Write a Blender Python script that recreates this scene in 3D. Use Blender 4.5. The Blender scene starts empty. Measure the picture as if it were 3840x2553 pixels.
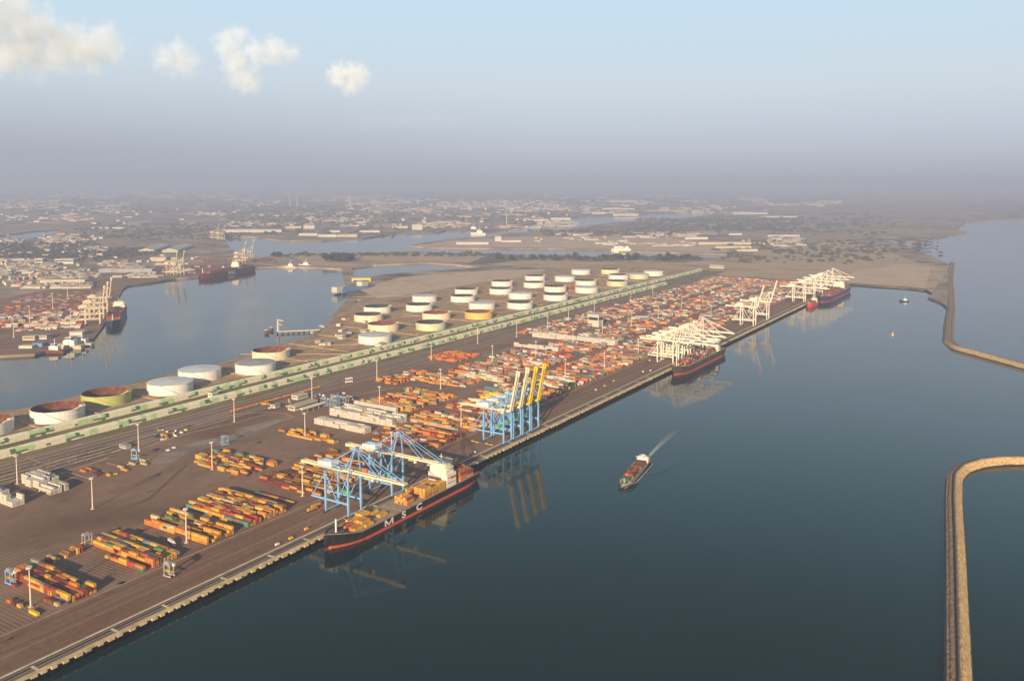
import bpy, math, random
import numpy as np
from mathutils import Vector, Matrix
from mathutils.geometry import tessellate_polygon
random.seed(7)
PI = math.pi
R_ = math.radians
sc = bpy.context.scene
C = sc.collection

# ------------------------------------------------------------------ camera
CAM_H = 360.0                    # metres above the quay deck (deck is z = 0, water z = -6)
FPX, YAW, PITCH, ROLL, PY0, PX0 = 3257.85, R_(32.161), R_(4.567), R_(0.0117), 942.28, 1920.0
_f = Vector((-math.sin(YAW) * math.cos(PITCH), math.cos(YAW) * math.cos(PITCH), -math.sin(PITCH)))
_r0 = Vector((math.cos(YAW), math.sin(YAW), 0.0))
_u0 = _r0.cross(_f)
_r = _r0 * math.cos(ROLL) + _u0 * math.sin(ROLL)
_u = -_r0 * math.sin(ROLL) + _u0 * math.cos(ROLL)
cam_d = bpy.data.cameras.new('camera')
cam_d.sensor_width = 36.0
cam_d.lens = FPX / 3840 * 36
cam_d.shift_y = -(2553 / 2 - PY0) / 3840
cam_d.clip_start = 1.0
cam_d.clip_end = 300000.0
cam = bpy.data.objects.new('camera', cam_d)
C.objects.link(cam)
m = Matrix.Identity(4)
for i in range(3):
    m[i][0], m[i][1], m[i][2] = _r[i], _u[i], -_f[i]
m[2][3] = CAM_H
cam.matrix_world = m
sc.camera = cam


def G(px, py, z=0.0):
    """ground point (world metres) seen at a spot of the 3840 px survey photo, on the level z"""
    d = _f + _r * ((px - PX0) / FPX) - _u * ((py - PY0) / FPX)
    t = -(CAM_H - z) / d.z
    return (d.x * t, d.y * t)


# ------------------------------------------------------------------ sky, sun, exposure
SUN_EL = R_(16.5)
SUN_AZ = math.atan2(0.33, -0.95)          # compass angle of the sun from +Y towards +X
to_sun = Vector((math.sin(SUN_AZ) * math.cos(SUN_EL), math.cos(SUN_AZ) * math.cos(SUN_EL), math.sin(SUN_EL)))
w = bpy.data.worlds.new('World')
sc.world = w
w.use_nodes = True
nt = w.node_tree
nt.nodes.clear()
N, L = nt.nodes.new, nt.links.new
out = N('ShaderNodeOutputWorld'); bg = N('ShaderNodeBackground'); sky = N('ShaderNodeTexSky')
sky.sky_type = 'NISHITA'; sky.sun_disc = False
sky.sun_elevation = SUN_EL; sky.sun_rotation = SUN_AZ
sky.air_density = 1.0; sky.dust_density = 2.2; sky.ozone_density = 1.0; sky.altitude = 300
bg.inputs['Strength'].default_value = 0.087
tc = N('ShaderNodeTexCoord'); sx = N('ShaderNodeSeparateXYZ'); L(tc.outputs['Generated'], sx.inputs[0])
rp = N('ShaderNodeValToRGB')                # how much of the sky is the low bank of hazy air
L(sx.outputs['Z'], rp.inputs['Fac'])
el = rp.color_ramp.elements
el[0].position = 0.0; el[0].color = (1, 1, 1, 1)
el[1].position = 0.85; el[1].color = (0.0, 0.0, 0.0, 1)
e = el.new(.45); e.color = (1, 1, 1, 1)
hz = N('ShaderNodeValToRGB')                # colour of the air: mauve low, pale cyan higher, clear blue above
L(sx.outputs['Z'], hz.inputs['Fac'])
el = hz.color_ramp.elements
el[0].position = 0.0; el[0].color = (.302, .31, .37, 1)
el[1].position = 0.55; el[1].color = (.045, .10, .15, 1)
for p_, c_ in ((0.036, (.378, .402, .466)), (0.07, (.42, .47, .53)), (0.11, (.457, .524, .58)), (.2, (.417, .55, .66)), (.26, (.335, .515, .635)), (.36, (.165, .35, .435)), (.46, (.07, .155, .19))):
    e = el.new(p_); e.color = (*c_, 1)
hm = N('ShaderNodeMix'); hm.data_type = 'RGBA'; hm.blend_type = 'MULTIPLY'
hm.inputs['Factor'].default_value = 1.0
L(hz.outputs[0], hm.inputs['A']); hm.inputs['B'].default_value = (10, 10, 10, 1)
# the bank of haze is darker towards the west (left)
wf = N('ShaderNodeMapRange'); L(sx.outputs['X'], wf.inputs['Value'])
for k_, v_ in (('From Min', -.9), ('From Max', -.5), ('To Min', .18), ('To Max', 0.0)): wf.inputs[k_].default_value = v_
zf = N('ShaderNodeMapRange'); L(sx.outputs['Z'], zf.inputs['Value'])
for k_, v_ in (('From Min', 0.03), ('From Max', .14), ('To Min', 1.0), ('To Max', 0.0)): zf.inputs[k_].default_value = v_
zg = N('ShaderNodeMapRange'); L(sx.outputs['Z'], zg.inputs['Value'])
for k_, v_ in (('From Min', -0.005), ('From Max', .035), ('To Min', .1), ('To Max', 1.0)): zg.inputs[k_].default_value = v_
mv = N('ShaderNodeMath'); mv.operation = 'MULTIPLY'; L(zf.outputs[0], mv.inputs[0]); L(zg.outputs[0], mv.inputs[1])
mu = N('ShaderNodeMath'); mu.operation = 'MULTIPLY'; L(wf.outputs[0], mu.inputs[0]); L(mv.outputs[0], mu.inputs[1])
sb = N('ShaderNodeMath'); sb.operation = 'SUBTRACT'; sb.inputs[0].default_value = 1.0; L(mu.outputs[0], sb.inputs[1])
vsx = N('ShaderNodeVectorMath'); vsx.operation = 'SCALE'; L(hm.outputs['Result'], vsx.inputs[0]); L(sb.outputs[0], vsx.inputs['Scale'])
mx = N('ShaderNodeMix'); mx.data_type = 'RGBA'
L(rp.outputs[0], mx.inputs['Factor']); L(sky.outputs[0], mx.inputs['A']); L(vsx.outputs[0], mx.inputs['B'])
L(mx.outputs['Result'], bg.inputs['Color']); L(bg.outputs[0], out.inputs[0])
sun_d = bpy.data.lights.new('sun', 'SUN')
sun_d.energy = 5.0; sun_d.angle = R_(0.5); sun_d.color = (1.0, 0.775, 0.51)
sun = bpy.data.objects.new('sun', sun_d); C.objects.link(sun)
sun.rotation_euler = to_sun.to_track_quat('Z', 'Y').to_euler()
sun.location = (0, -500, 900)
vs = sc.view_settings
vs.view_transform = 'Standard'; vs.look = 'None'; vs.gamma = 1; vs.exposure = 0.65
sc.cycles.volume_bounces = 2
sc.cycles.max_bounces = 6
sc.cycles.volume_step_rate = 1.0
sc.cycles.volume_max_steps = 256


# ------------------------------------------------------------------ materials
def mat(name, col, rough=.8, var=.18, scale=.3, spec=.3, metal=0.0, rnd=0.0, stretch=None, detail=4):
    mt = bpy.data.materials.new(name); mt.use_nodes = True
    t = mt.node_tree; b = t.nodes['Principled BSDF']
    b.inputs['Roughness'].default_value = rough
    b.inputs['Metallic'].default_value = metal
    b.inputs['Specular IOR Level'].default_value = spec
    tcn = t.nodes.new('ShaderNodeTexCoord'); mp = t.nodes.new('ShaderNodeMapping')
    if stretch: mp.inputs['Scale'].default_value = stretch
    nz = t.nodes.new('ShaderNodeTexNoise'); nz.inputs['Scale'].default_value = scale; nz.inputs['Detail'].default_value = detail
    nz.inputs['Roughness'].default_value = .62
    t.links.new(tcn.outputs['Object'], mp.inputs[0]); t.links.new(mp.outputs[0], nz.inputs['Vector'])
    mr = t.nodes.new('ShaderNodeMapRange'); mr.inputs['From Min'].default_value = .3; mr.inputs['From Max'].default_value = .7
    mr.inputs['To Min'].default_value = 1 - var; mr.inputs['To Max'].default_value = 1 + var
    t.links.new(nz.outputs['Fac'], mr.inputs['Value'])
    v = mr.outputs[0]
    if rnd:
        oi = t.nodes.new('ShaderNodeObjectInfo'); m2 = t.nodes.new('ShaderNodeMapRange')
        m2.inputs['To Min'].default_value = 1 - rnd; m2.inputs['To Max'].default_value = 1 + rnd
        t.links.new(oi.outputs['Random'], m2.inputs['Value'])
        mm = t.nodes.new('ShaderNodeMath'); mm.operation = 'MULTIPLY'
        t.links.new(v, mm.inputs[0]); t.links.new(m2.outputs[0], mm.inputs[1]); v = mm.outputs[0]
    vm = t.nodes.new('ShaderNodeVectorMath'); vm.operation = 'SCALE'
    vm.inputs[0].default_value = col
    t.links.new(v, vm.inputs['Scale']); t.links.new(vm.outputs[0], b.inputs['Base Color'])
    return mt


def ground_mat(name, cols, scale, rough=.95, fine=.12, fscale=.08, stretch=(1, 1, 1), distort=.6):
    """patchy ground: noise through a ramp of real ground colours, times a finer mottling"""
    mt = bpy.data.materials.new(name); mt.use_nodes = True
    t = mt.node_tree; b = t.nodes['Principled BSDF']; b.inputs['Roughness'].default_value = rough
    b.inputs['Specular IOR Level'].default_value = .15
    tcn = t.nodes.new('ShaderNodeTexCoord'); mp = t.nodes.new('ShaderNodeMapping'); mp.inputs['Scale'].default_value = stretch
    t.links.new(tcn.outputs['Object'], mp.inputs[0])
    nz = t.nodes.new('ShaderNodeTexNoise'); nz.inputs['Scale'].default_value = scale; nz.inputs['Detail'].default_value = 6
    nz.inputs['Distortion'].default_value = distort; nz.inputs['Roughness'].default_value = .6
    t.links.new(mp.outputs[0], nz.inputs['Vector'])
    r = t.nodes.new('ShaderNodeValToRGB'); e = r.color_ramp.elements
    n = len(cols)
    e[0].position = .32; e[0].color = (*cols[0], 1); e[1].position = .68; e[1].color = (*cols[-1], 1)
    for k in range(1, n - 1):
        q = e.new(.32 + .36 * k / (n - 1)); q.color = (*cols[k], 1)
    t.links.new(nz.outputs['Fac'], r.inputs[0])
    n2 = t.nodes.new('ShaderNodeTexNoise'); n2.inputs['Scale'].default_value = fscale; n2.inputs['Detail'].default_value = 6
    t.links.new(tcn.outputs['Object'], n2.inputs['Vector'])
    mr = t.nodes.new('ShaderNodeMapRange'); mr.inputs['From Min'].default_value = .3; mr.inputs['From Max'].default_value = .7
    mr.inputs['To Min'].default_value = 1 - fine; mr.inputs['To Max'].default_value = 1 + fine
    t.links.new(n2.outputs['Fac'], mr.inputs['Value'])
    vm = t.nodes.new('ShaderNodeVectorMath'); vm.operation = 'SCALE'
    t.links.new(r.outputs[0], vm.inputs[0]); t.links.new(mr.outputs[0], vm.inputs['Scale'])
    t.links.new(vm.outputs[0], b.inputs['Base Color'])
    return mt


M = {}
M['land'] = ground_mat('far_ground', [(.09, .082, .055), (.22, .175, .12), (.42, .31, .22), (.16, .135, .09), (.52, .39, .29)], .0016, fine=.3, fscale=.012)
M['moor'] = ground_mat('dry_grass', [(.29, .21, .11), (.44, .315, .185), (.52, .365, .22), (.35, .255, .135)], .006, fine=.15, fscale=.05, stretch=(.5, 1, 1))
M['sand'] = ground_mat('sand', [(.50, .35, .245), (.60, .44, .31), (.45, .31, .215)], .008, fine=.08)
M['soil'] = ground_mat('bare_soil', [(.25, .15, .07), (.38, .24, .125), (.46, .31, .18), (.27, .17, .08)], .02, fine=.22, fscale=.12, stretch=(1, .4, 1))
M['yard'] = ground_mat('yard_asphalt', [(.17, .094, .055), (.225, .133, .083), (.29, .18, .115), (.20, .117, .072)], .0075, fine=.10, fscale=.06, stretch=(1, .55, 1))
M['apron'] = ground_mat('apron_asphalt', [(.18, .096, .055), (.235, .134, .080), (.285, .167, .104)], .02, fine=.13, fscale=.15, stretch=(1, .18, 1))
M['dust'] = ground_mat('dusty_ground', [(.20, .145, .11), (.29, .225, .175), (.32, .26, .21)], .02, fine=.12, fscale=.2)
M['road'] = mat('road_asphalt', (.20, .128, .083), .9, .2, .02, stretch=(1, .2, 1))
M['lane'] = mat('concrete_path', (.46, .34, .235), .9, .25, .05)
M['line'] = mat('painted_line', (.36, .25, .17), .85, .3, .2)
M['tyre'] = mat('tyre_mark', (.16, .092, .053), .9, .15, .05)
M['grass'] = ground_mat('verge_grass', [(.13, .115, .05), (.21, .165, .08), (.28, .20, .11)], .03, fine=.2, fscale=.2, stretch=(1, .3, 1))
M['conc'] = mat('concrete', (.60, .49, .35), .9, .2, .15)
M['cope'] = mat('quay_coping', (.62, .46, .25), .85, .3, .12)
M['wallc'] = mat('quay_wall_concrete', (.10, .075, .05), .9, .35, .2)
M['rail'] = mat('track_trough', (.060, .044, .038), .8, .3, .3)
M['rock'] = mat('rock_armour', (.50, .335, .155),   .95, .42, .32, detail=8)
M['rockd'] = mat('dark_shaded_rock', (.20, .135, .085), .95, .6, .45, detail=6)  # darker rock copy: inner slope's shade in the colour, also dark crest rubble
M['wet'] = mat('wet_rock', (.045, .035, .025), .5, .5, .4)
M['crest'] = mat('breakwater_road', (.30, .20, .125), .95, .55, .3, detail=8)
M['parapet'] = mat('parapet_concrete', (.16, .125, .11), .9, .25, .2)
M['white'] = mat('white_paint', (.78, .74, .68), .5, .06, .1)
M['cream'] = mat('cream_paint', (.74, .62, .40), .55, .10, .15)
M['warmw'] = mat('warm_white_paint', (.80, .72, .58), .5, .07, .1)
M['blue'] = mat('blue_paint', (.20, .40, .66), .45, .12, .2)
M['yellow'] = mat('yellow_paint', (.80, .50, .015), .45, .08, .2)
M['redp'] = mat('red_paint', (.60, .09, .045), .5, .12, .2)
M['orange'] = mat('boot_orange', (.52, .09, .035), .55, .15, .12, stretch=(1, .2, 3))
M['black'] = mat('hull_black', (.018, .015, .015), .45, .4, .1)
M['navy'] = mat('hull_navy', (.03, .045, .09), .45, .3, .1)
M['maroon'] = mat('hull_maroon', (.17, .03, .035), .5, .2, .1)
M['scarlet'] = mat('hull_scarlet', (.55, .05, .05), .45, .15, .1)
M['deck'] = mat('deck_paint', (.26, .15, .11), .8, .25, .15)
M['deckg'] = mat('deck_green', (.12, .22, .10), .8, .25, .3)
M['hatch'] = mat('hatch_cover', (.34, .26, .18), .75, .22, .25)
M['glass'] = mat('dark_glass', (.03, .035, .045), .15, .1, 1, spec=.6)
M['dark'] = mat('dark_steel', (.05, .045, .045), .6, .3, .4)
M['steel'] = mat('grey_steel', (.36, .35, .34), .5, .15, .3)
M['rust'] = mat('rusty_steel', (.17, .06, .03), .9, .45, .12)
M['rustd'] = mat('floating_roof_dark', (.045, .04, .038), .85, .4, .06)
M['tankw'] = mat('tank_white', (.78, .73, .65), .55, .13, .35, stretch=(1, 1, .07))
M['tankc'] = mat('tank_cream', (.74, .64, .43), .6, .16, .35, stretch=(1, 1, .07))
M['tankg'] = mat('tank_olive', (.42, .42, .12), .6, .12, .06)
M['tankp'] = mat('tank_pale_green', (.56, .58, .36), .6, .08, .06)
M['tanky'] = mat('tank_yellow', (.78, .46, .09), .55, .06, .08)
M['roofb'] = mat('tank_roof_blue_white', (.66, .66, .68), .5, .08, .06)
M['roofg'] = mat('tank_roof_grey', (.40, .37, .35), .6, .15, .06)
M['roofp'] = mat('tank_roof_buff', (.64, .58, .54), .55, .12, .05)
M['shc'] = mat('panel_cream', (.80, .73, .50), .7, .12, .2)
M['shl'] = mat('panel_light_green', (.50, .62, .33), .7, .15, .2)
M['shd'] = mat('panel_dark_green', (.085, .19, .085), .7, .2, .2)
M['shs'] = mat('panel_slot', (.05, .06, .035), .8, .2, .2)
M['shr'] = mat('panel_roof', (.52, .50, .32), .7, .2, .15)
M['gren'] = mat('platform_green', (.06, .34, .10), .6, .1, .2)
M['reefer'] = mat('reefer_white', (.62, .56, .45), .6, .15, .3)
M['leaf'] = mat('leaf_green', (.058, .056, .034), .9, .45, .2)
M['leafd'] = mat('leaf_dark', (.034, .038, .024), .9, .4, .2)
M['bark'] = mat('bark', (.09, .06, .04), .95, .3, .5)
M['scrub'] = mat('scrub', (.075, .075, .045), .95, .5, .03)
M['bw'] = mat('cladding_white', (.52, .48, .41), .7, .12, .03)
M['bc'] = mat('cladding_cream', (.48, .40, .285), .75, .15, .03)
M['bg'] = mat('cladding_grey', (.30, .29, .28), .75, .2, .03)
M['bt'] = mat('tile_red', (.33, .15, .09), .8, .2, .05)
M['bb'] = mat('cladding_blue', (.12, .24, .42), .7, .15, .05)
M['foam'] = None

# water: dark teal, smooth, faint ripples
mt = bpy.data.materials.new('sea_water'); mt.use_nodes = True
t = mt.node_tree; b = t.nodes['Principled BSDF']
b.inputs['Base Color'].default_value = (.001, .019, .0185, 1); b.inputs['Roughness'].default_value = .07
b.inputs['IOR'].default_value = 1.333; b.inputs['Specular IOR Level'].default_value = .4
tcn = t.nodes.new('ShaderNodeTexCoord')
n1 = t.nodes.new('ShaderNodeTexNoise'); n1.inputs['Scale'].default_value = .11; n1.inputs['Detail'].default_value = 3
n2 = t.nodes.new('ShaderNodeTexNoise'); n2.inputs['Scale'].default_value = .006; n2.inputs['Detail'].default_value = 3
t.links.new(tcn.outputs['Object'], n1.inputs['Vector']); t.links.new(tcn.outputs['Object'], n2.inputs['Vector'])
bp = t.nodes.new('ShaderNodeBump'); bp.inputs['Strength'].default_value = .10; bp.inputs['Distance'].default_value = .5
t.links.new(n1.outputs['Fac'], bp.inputs['Height']); t.links.new(bp.outputs[0], b.inputs['Normal'])
mr = t.nodes.new('ShaderNodeMapRange'); mr.inputs['From Min'].default_value = .35; mr.inputs['From Max'].default_value = .65
mr.inputs['To Min'].default_value = .045; mr.inputs['To Max'].default_value = .12
t.links.new(n2.outputs['Fac'], mr.inputs['Value']); t.links.new(mr.outputs[0], b.inputs['Roughness'])
M['water'] = mt
mt = bpy.data.materials.new('wake_foam'); mt.use_nodes = True
t = mt.node_tree; b = t.nodes['Principled BSDF']; b.inputs['Base Color'].default_value = (.62, .62, .60, 1); b.inputs['Roughness'].default_value = .9
tcn = t.nodes.new('ShaderNodeTexCoord'); nz = t.nodes.new('ShaderNodeTexNoise'); nz.inputs['Scale'].default_value = .25; nz.inputs['Detail'].default_value = 5
t.links.new(tcn.outputs['Object'], nz.inputs['Vector'])
mr = t.nodes.new('ShaderNodeMapRange'); mr.inputs['From Min'].default_value = .35; mr.inputs['From Max'].default_value = .75
mr.inputs['To Min'].default_value = .6; mr.inputs['To Max'].default_value = 1.0
t.links.new(nz.outputs['Fac'], mr.inputs['Value'])
spx = t.nodes.new('ShaderNodeSeparateXYZ'); t.links.new(tcn.outputs['Object'], spx.inputs[0])
fd = t.nodes.new('ShaderNodeMapRange'); t.links.new(spx.outputs['Y'], fd.inputs['Value'])
for k_, v_ in (('From Min', 1045), ('From Max', 1200), ('To Min', 1.0), ('To Max', 0.0)): fd.inputs[k_].default_value = v_
fm_ = t.nodes.new('ShaderNodeMath'); fm_.operation = 'MULTIPLY'; t.links.new(mr.outputs[0], fm_.inputs[0]); t.links.new(fd.outputs[0], fm_.inputs[1])
t.links.new(fm_.outputs[0], b.inputs['Alpha'])
M['foam'] = mt

# container paints
CC = {'ochre': (.62, .32, .04), 'amber': (.66, .39, .08), 'orange': (.58, .18, .04), 'red': (.33, .058, .035), 'maroon': (.16, .04, .032), 'brown': (.22, .095, .04),
      'teal': (.10, .22, .17), 'green': (.07, .20, .08), 'blue': (.055, .085, .16), 'grey': (.27, .24, .215), 'white': (.66, .60, .52), 'sand': (.50, .40, .22)}
CK = list(CC)
for k, c in CC.items():
    M['ct_' + k] = mat('container_' + k, c, .6, .22, .35, rnd=.16, stretch=(1, 1, .4))


# ------------------------------------------------------------------ mesh helpers
class MB:
    def __init__(s):
        s.v = []; s.f = []; s.mi = []

    def add(s, vs, fs, mi=0):
        o = len(s.v); s.v.extend(vs)
        for f in fs:
            s.f.append([i + o for i in f]); s.mi.append(mi)

    def box(s, x0, x1, y0, y1, z0, z1, mi=0, bottom=True):
        fs = [(4, 5, 6, 7), (0, 1, 5, 4), (1, 2, 6, 5), (2, 3, 7, 6), (3, 0, 4, 7)]
        if bottom: fs.append((3, 2, 1, 0))
        s.add([(x0, y0, z0), (x1, y0, z0), (x1, y1, z0), (x0, y1, z0), (x0, y0, z1), (x1, y0, z1), (x1, y1, z1), (x0, y1, z1)], fs, mi)
        return s

    def bar(s, p, q, w=1.0, h=None, w2=None, h2=None, mi=0):
        """rectangular bar from p to q; w across, h the other way; w2/h2 at the far end (taper)"""
        h = h or w; w2 = w2 or w; h2 = h2 or h
        p = Vector(p); q = Vector(q); d = (q - p).normalized()
        ref = Vector((0, 0, 1)) if abs(d.z) < .9 else Vector((0, 1, 0))
        a = d.cross(ref).normalized(); b_ = a.cross(d)
        vs = []
        for c, ww, hh in ((p, w, h), (q, w2, h2)):
            for sx_, sy_ in ((-1, -1), (1, -1), (1, 1), (-1, 1)):
                vs.append(tuple(c + a * (sx_ * ww / 2) + b_ * (sy_ * hh / 2)))
        s.add(vs, [(0, 1, 2, 3), (7, 6, 5, 4), (0, 4, 5, 1), (1, 5, 6, 2), (2, 6, 7, 3), (3, 7, 4, 0)], mi)
        return s

    def ring(s, r0, z0, r1, z1, n=48, mi=0, cx=0, cy=0, flip=False):
        vs = []
        for k in range(n):
            a = 2 * PI * k / n
            vs += [(cx + r0 * math.cos(a), cy + r0 * math.sin(a), z0), (cx + r1 * math.cos(a), cy + r1 * math.sin(a), z1)]
        fs = []
        for k in range(n):
            a, b_ = 2 * k, 2 * ((k + 1) % n)
            f = (a, b_, b_ + 1, a + 1)
            fs.append(f[::-1] if flip else f)
        s.add(vs, fs, mi); return s

    def disc(s, r, z, n=48, mi=0, cx=0, cy=0):
        s.add([(cx + r * math.cos(2 * PI * k / n), cy + r * math.sin(2 * PI * k / n), z) for k in range(n)], [list(range(n))], mi); return s

    def tube(s, p, q, r, r2=None, n=8, mi=0):
        p = Vector(p); q = Vector(q); d = (q - p).normalized(); r2 = r if r2 is None else r2
        ref = Vector((0, 0, 1)) if abs(d.z) < .9 else Vector((0, 1, 0))
        a = d.cross(ref).normalized(); b_ = d.cross(a)
        vs = []
        for c, rr in ((p, r), (q, r2)):
            for k in range(n):
                an = 2 * PI * k / n
                vs.append(tuple(c + (a * math.cos(an) + b_ * math.sin(an)) * rr))
        fs = [(k, (k + 1) % n, n + (k + 1) % n, n + k) for k in range(n)] + [list(range(n))[::-1], list(range(n, 2 * n))]
        s.add(vs, fs, mi); return s

    def data(s, name, mats):
        me = bpy.data.meshes.new(name)
        me.from_pydata(s.v, [], s.f)
        for k in (mats if isinstance(mats, (list, tuple)) else [mats]):
            me.materials.append(M[k])
        if any(s.mi): me.polygons.foreach_set('material_index', s.mi)
        me.update()
        return me

    def build(s, name, mats, parent=None, smooth=False):
        me = s.data(name, mats)
        if smooth: me.polygons.foreach_set('use_smooth', [True] * len(me.polygons))
        o = bpy.data.objects.new(name, me); C.objects.link(o)
        if parent is not None: o.parent = parent
        return o


def tag(o, label=None, cat=None, group=None, kind=None):
    if label: o['label'] = label
    if cat: o['category'] = cat
    if group: o['group'] = group
    if kind: o['kind'] = kind
    return o


def empty(name, loc, rz=0.0):
    o = bpy.data.objects.new(name, None); C.objects.link(o)
    o.location = loc; o.rotation_euler = (0, 0, rz); o.empty_display_size = .1
    return o


def copy_tree(o, parent=None):
    c = o.copy(); C.objects.link(c)
    if parent is not None: c.parent = parent
    for ch in KIDS.get(o.name, ()): copy_tree(ch, c)
    return c


KIDS = {}


def remember(o):
    """note which objects hang under o (so that copies in a loop need no scene scan)"""
    for ch in o.children:
        KIDS.setdefault(o.name, []).append(ch); remember(ch)


ORD = ['first', 'second', 'third', 'fourth', 'fifth', 'sixth', 'seventh', 'eighth', 'ninth', 'tenth', 'eleventh', 'twelfth', 'thirteenth', 'fourteenth',
       'fifteenth', 'sixteenth', 'seventeenth', 'eighteenth', 'nineteenth', 'twentieth']


def poly_mesh(name, outer, holes=(), z=0.0, skirt=None, mats='land', kind='structure', label=None, cat=None):
    loops = [[Vector((x, y, 0)) for x, y in outer]] + [[Vector((x, y, 0)) for x, y in h] for h in holes]
    tris = tessellate_polygon(loops)
    pts = [p for lp in loops for p in lp]
    b_ = MB()
    vs = [(p.x, p.y, z) for p in pts]
    fs = []
    for a, b2, c in tris:
        n = (pts[b2] - pts[a]).cross(pts[c] - pts[a]).z
        fs.append((a, b2, c) if n > 0 else (a, c, b2))
    b_.add(vs, fs)
    if skirt is not None:
        o = 0
        for lp in loops:
            k = len(lp)
            area = sum(lp[i].x * lp[(i + 1) % k].y - lp[(i + 1) % k].x * lp[i].y for i in range(k))
            for i in range(k):
                p, q = lp[i], lp[(i + 1) % k]
                b_.add([(p.x, p.y, skirt), (q.x, q.y, skirt), (q.x, q.y, z), (p.x, p.y, z)], [(0, 1, 2, 3)], 0)
    o = b_.build(name, mats)
    return tag(o, label, cat, None, kind)


def GP(pts, z=0.0):
    return [G(x, y, z) for x, y in pts]


def sheet(name, x0, x1, y0, y1, z, m_, label=None):
    b_ = MB(); b_.add([(x0, y0, z), (x1, y0, z), (x1, y1, z), (x0, y1, z)], [(0, 1, 2, 3)])
    return tag(b_.build(name, m_), label, None, None, 'structure')


# ------------------------------------------------------------------ water and land
WZ = -6.0
QX = -621.0                       # quay edge (faces +x)
YE = 3265.0                       # far end of the quay
sheet('water', -60000, 60000, -4000, 60000, WZ, 'water', 'calm teal harbour and estuary water')
shore = [(3290, 1068), (3400, 1075), (3470, 1083), (3500, 1100), (3480, 1112), (3530, 1132), (3552, 1150), (3562, 1000), (3552, 988), (3500, 962), (3440, 940), (3408, 931),
         (3380, 918), (3340, 906), (3312, 898), (3340, 893), (3395, 906), (3440, 902), (3510, 891), (3600, 878), (3624, 870), (3588, 862), (3600, 850), (3622, 833), (3690, 828),
         (3760, 822), (3840, 819), (4000, 812), (4300, 796)]
outer = [(QX, -600), (QX, YE)] + GP(shore) + [(9000, 30000), (22000, 58000), (-58000, 58000), (-58000, -600)]
basin = [(-500, 1672), (0, 1551), (102, 1526), (310, 1477), (490, 1437), (669, 1392), (829, 1363), (960, 1318), (1090, 1280), (1161, 1262), (1210, 1228), (1247, 1180), (1290, 1137),
         (1302, 1098), (1292, 1053), (1283, 1010), (1250, 1005), (1140, 1001), (1040, 999), (945, 1003), (742, 1036), (661, 1043), (560, 1058), (480, 1068), (462, 1080), (397, 1204),
         (353, 1262), (300, 1282), (240, 1296), (130, 1325), (0, 1332), (-300, 1345), (-500, 1360)]
inlet = [(1322, 1003), (1400, 993), (1600, 984), (1690, 990), (1800, 1001), (1740, 1007), (1600, 1015), (1450, 1027), (1372, 1040), (1345, 1060), (1328, 1045)]
pond = [(1334, 1123), (1500, 1120), (1500, 1131), (1334, 1138)]
chan = [(840, 890), (866, 935), (947, 965), (1000, 962), (1085, 952), (1092, 975), (1100, 975), (1105, 950), (1207, 953), (1319, 950), (1436, 945), (1537, 942), (1715, 950), (1900, 953), (2000, 955), (2207, 965), (2563, 973),
        (2766, 957), (2740, 952), (2665, 950), (2410, 944), (2105, 932), (1800, 930), (1620, 928), (1540, 921), (1563, 914), (1644, 903), (1690, 894), (1868, 884), (1902, 874),
        (2080, 864), (2197, 848), (2309, 833), (2512, 823), (2665, 806), (2690, 792), (2665, 789), (2461, 802), (2283, 812), (2156, 817), (2003, 837), (1909, 853), (1899, 868),
        (1766, 873), (1675, 863), (1639, 873), (1461, 879), (1360, 893), (1207, 903), (1054, 901), (953, 888), (851, 883)]
westa = [(-100, 932), (0, 915), (100, 896), (223, 872), (223, 860), (120, 867), (0, 884), (-100, 890)]
westb = [(402, 850), (480, 830), (558, 830), (560, 841), (470, 850)]
poly_mesh('ground', outer, [GP(h) for h in (basin, inlet, pond, chan, westa, westb)], -.3, WZ - 2, 'land', 'structure', 'port land reaching to the hazy horizon')

# yards, roads, verges as thin sheets
sheet('yard_ground', -1060, -697, 200, 3240, 0.0, 'yard')
sheet('apron_ground', -697, -638, 200, YE, 0.0, 'apron')
sheet('shed_verge', -1262, -1125, 200, 3420, -.1, 'grass')
sheet('rail_ground', -1125, -1060, 200, 3100, -.05, 'road')
poly_mesh('tank_ground', [(-1262, 380), (-1262, 3400), (-1700, 3400), (-1760, 2400)] + GP([(1400, 1085), (1330, 1140), (1260, 1185), (1215, 1235), (1165, 1266), (1090, 1284), (960, 1322), (829, 1367), (669, 1396), (490, 1441), (310, 1481), (102, 1530)]) + [(-1620, 380)],
          (), -.15, None, 'soil')
poly_mesh('sand_flat', GP([(1345, 1085), (1500, 1040), (1700, 1020), (1900, 1012), (2050, 1010), (2000, 1035), (1800, 1060), (1560, 1100), (1420, 1118)]), (), -.12, None, 'sand')
poly_mesh('heath', [(QX - 2, YE - 15)] + GP([(3285, 1069), (3400, 1076), (3470, 1084), (3495, 1095), (3555, 1010), (3440, 985), (3350, 950), (3290, 912), (3150, 905), (3000, 915), (2850, 940), (2780, 965), (2560, 985), (2300, 985), (2000, 975), (1820, 990), (2050, 1004), (2300, 1010)]) + [(-1262, 3395), (-1060, 3240), (-700, 3240)],
          (), -.2, None, 'moor')
poly_mesh('beach', GP([(3180, 1056), (3290, 1066), (3400, 1073), (3470, 1081), (3490, 1000), (3380, 990), (3200, 1018)]), (), -.14, None, 'sand')
poly_mesh('spit', GP([(1545, 921), (1625, 926), (1800, 928), (2105, 930), (2410, 942), (2665, 948), (2740, 945), (2690, 915), (2500, 890), (2200, 885), (1960, 888), (1750, 898)]), (), -.2, None, 'sand')
poly_mesh('islet', GP([(1110, 956), (1320, 953), (1540, 946), (1720, 953), (1830, 960), (1760, 985), (1600, 981), (1400, 990), (1320, 998), (1140, 996)]), (), -.2, None, 'moor')
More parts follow.
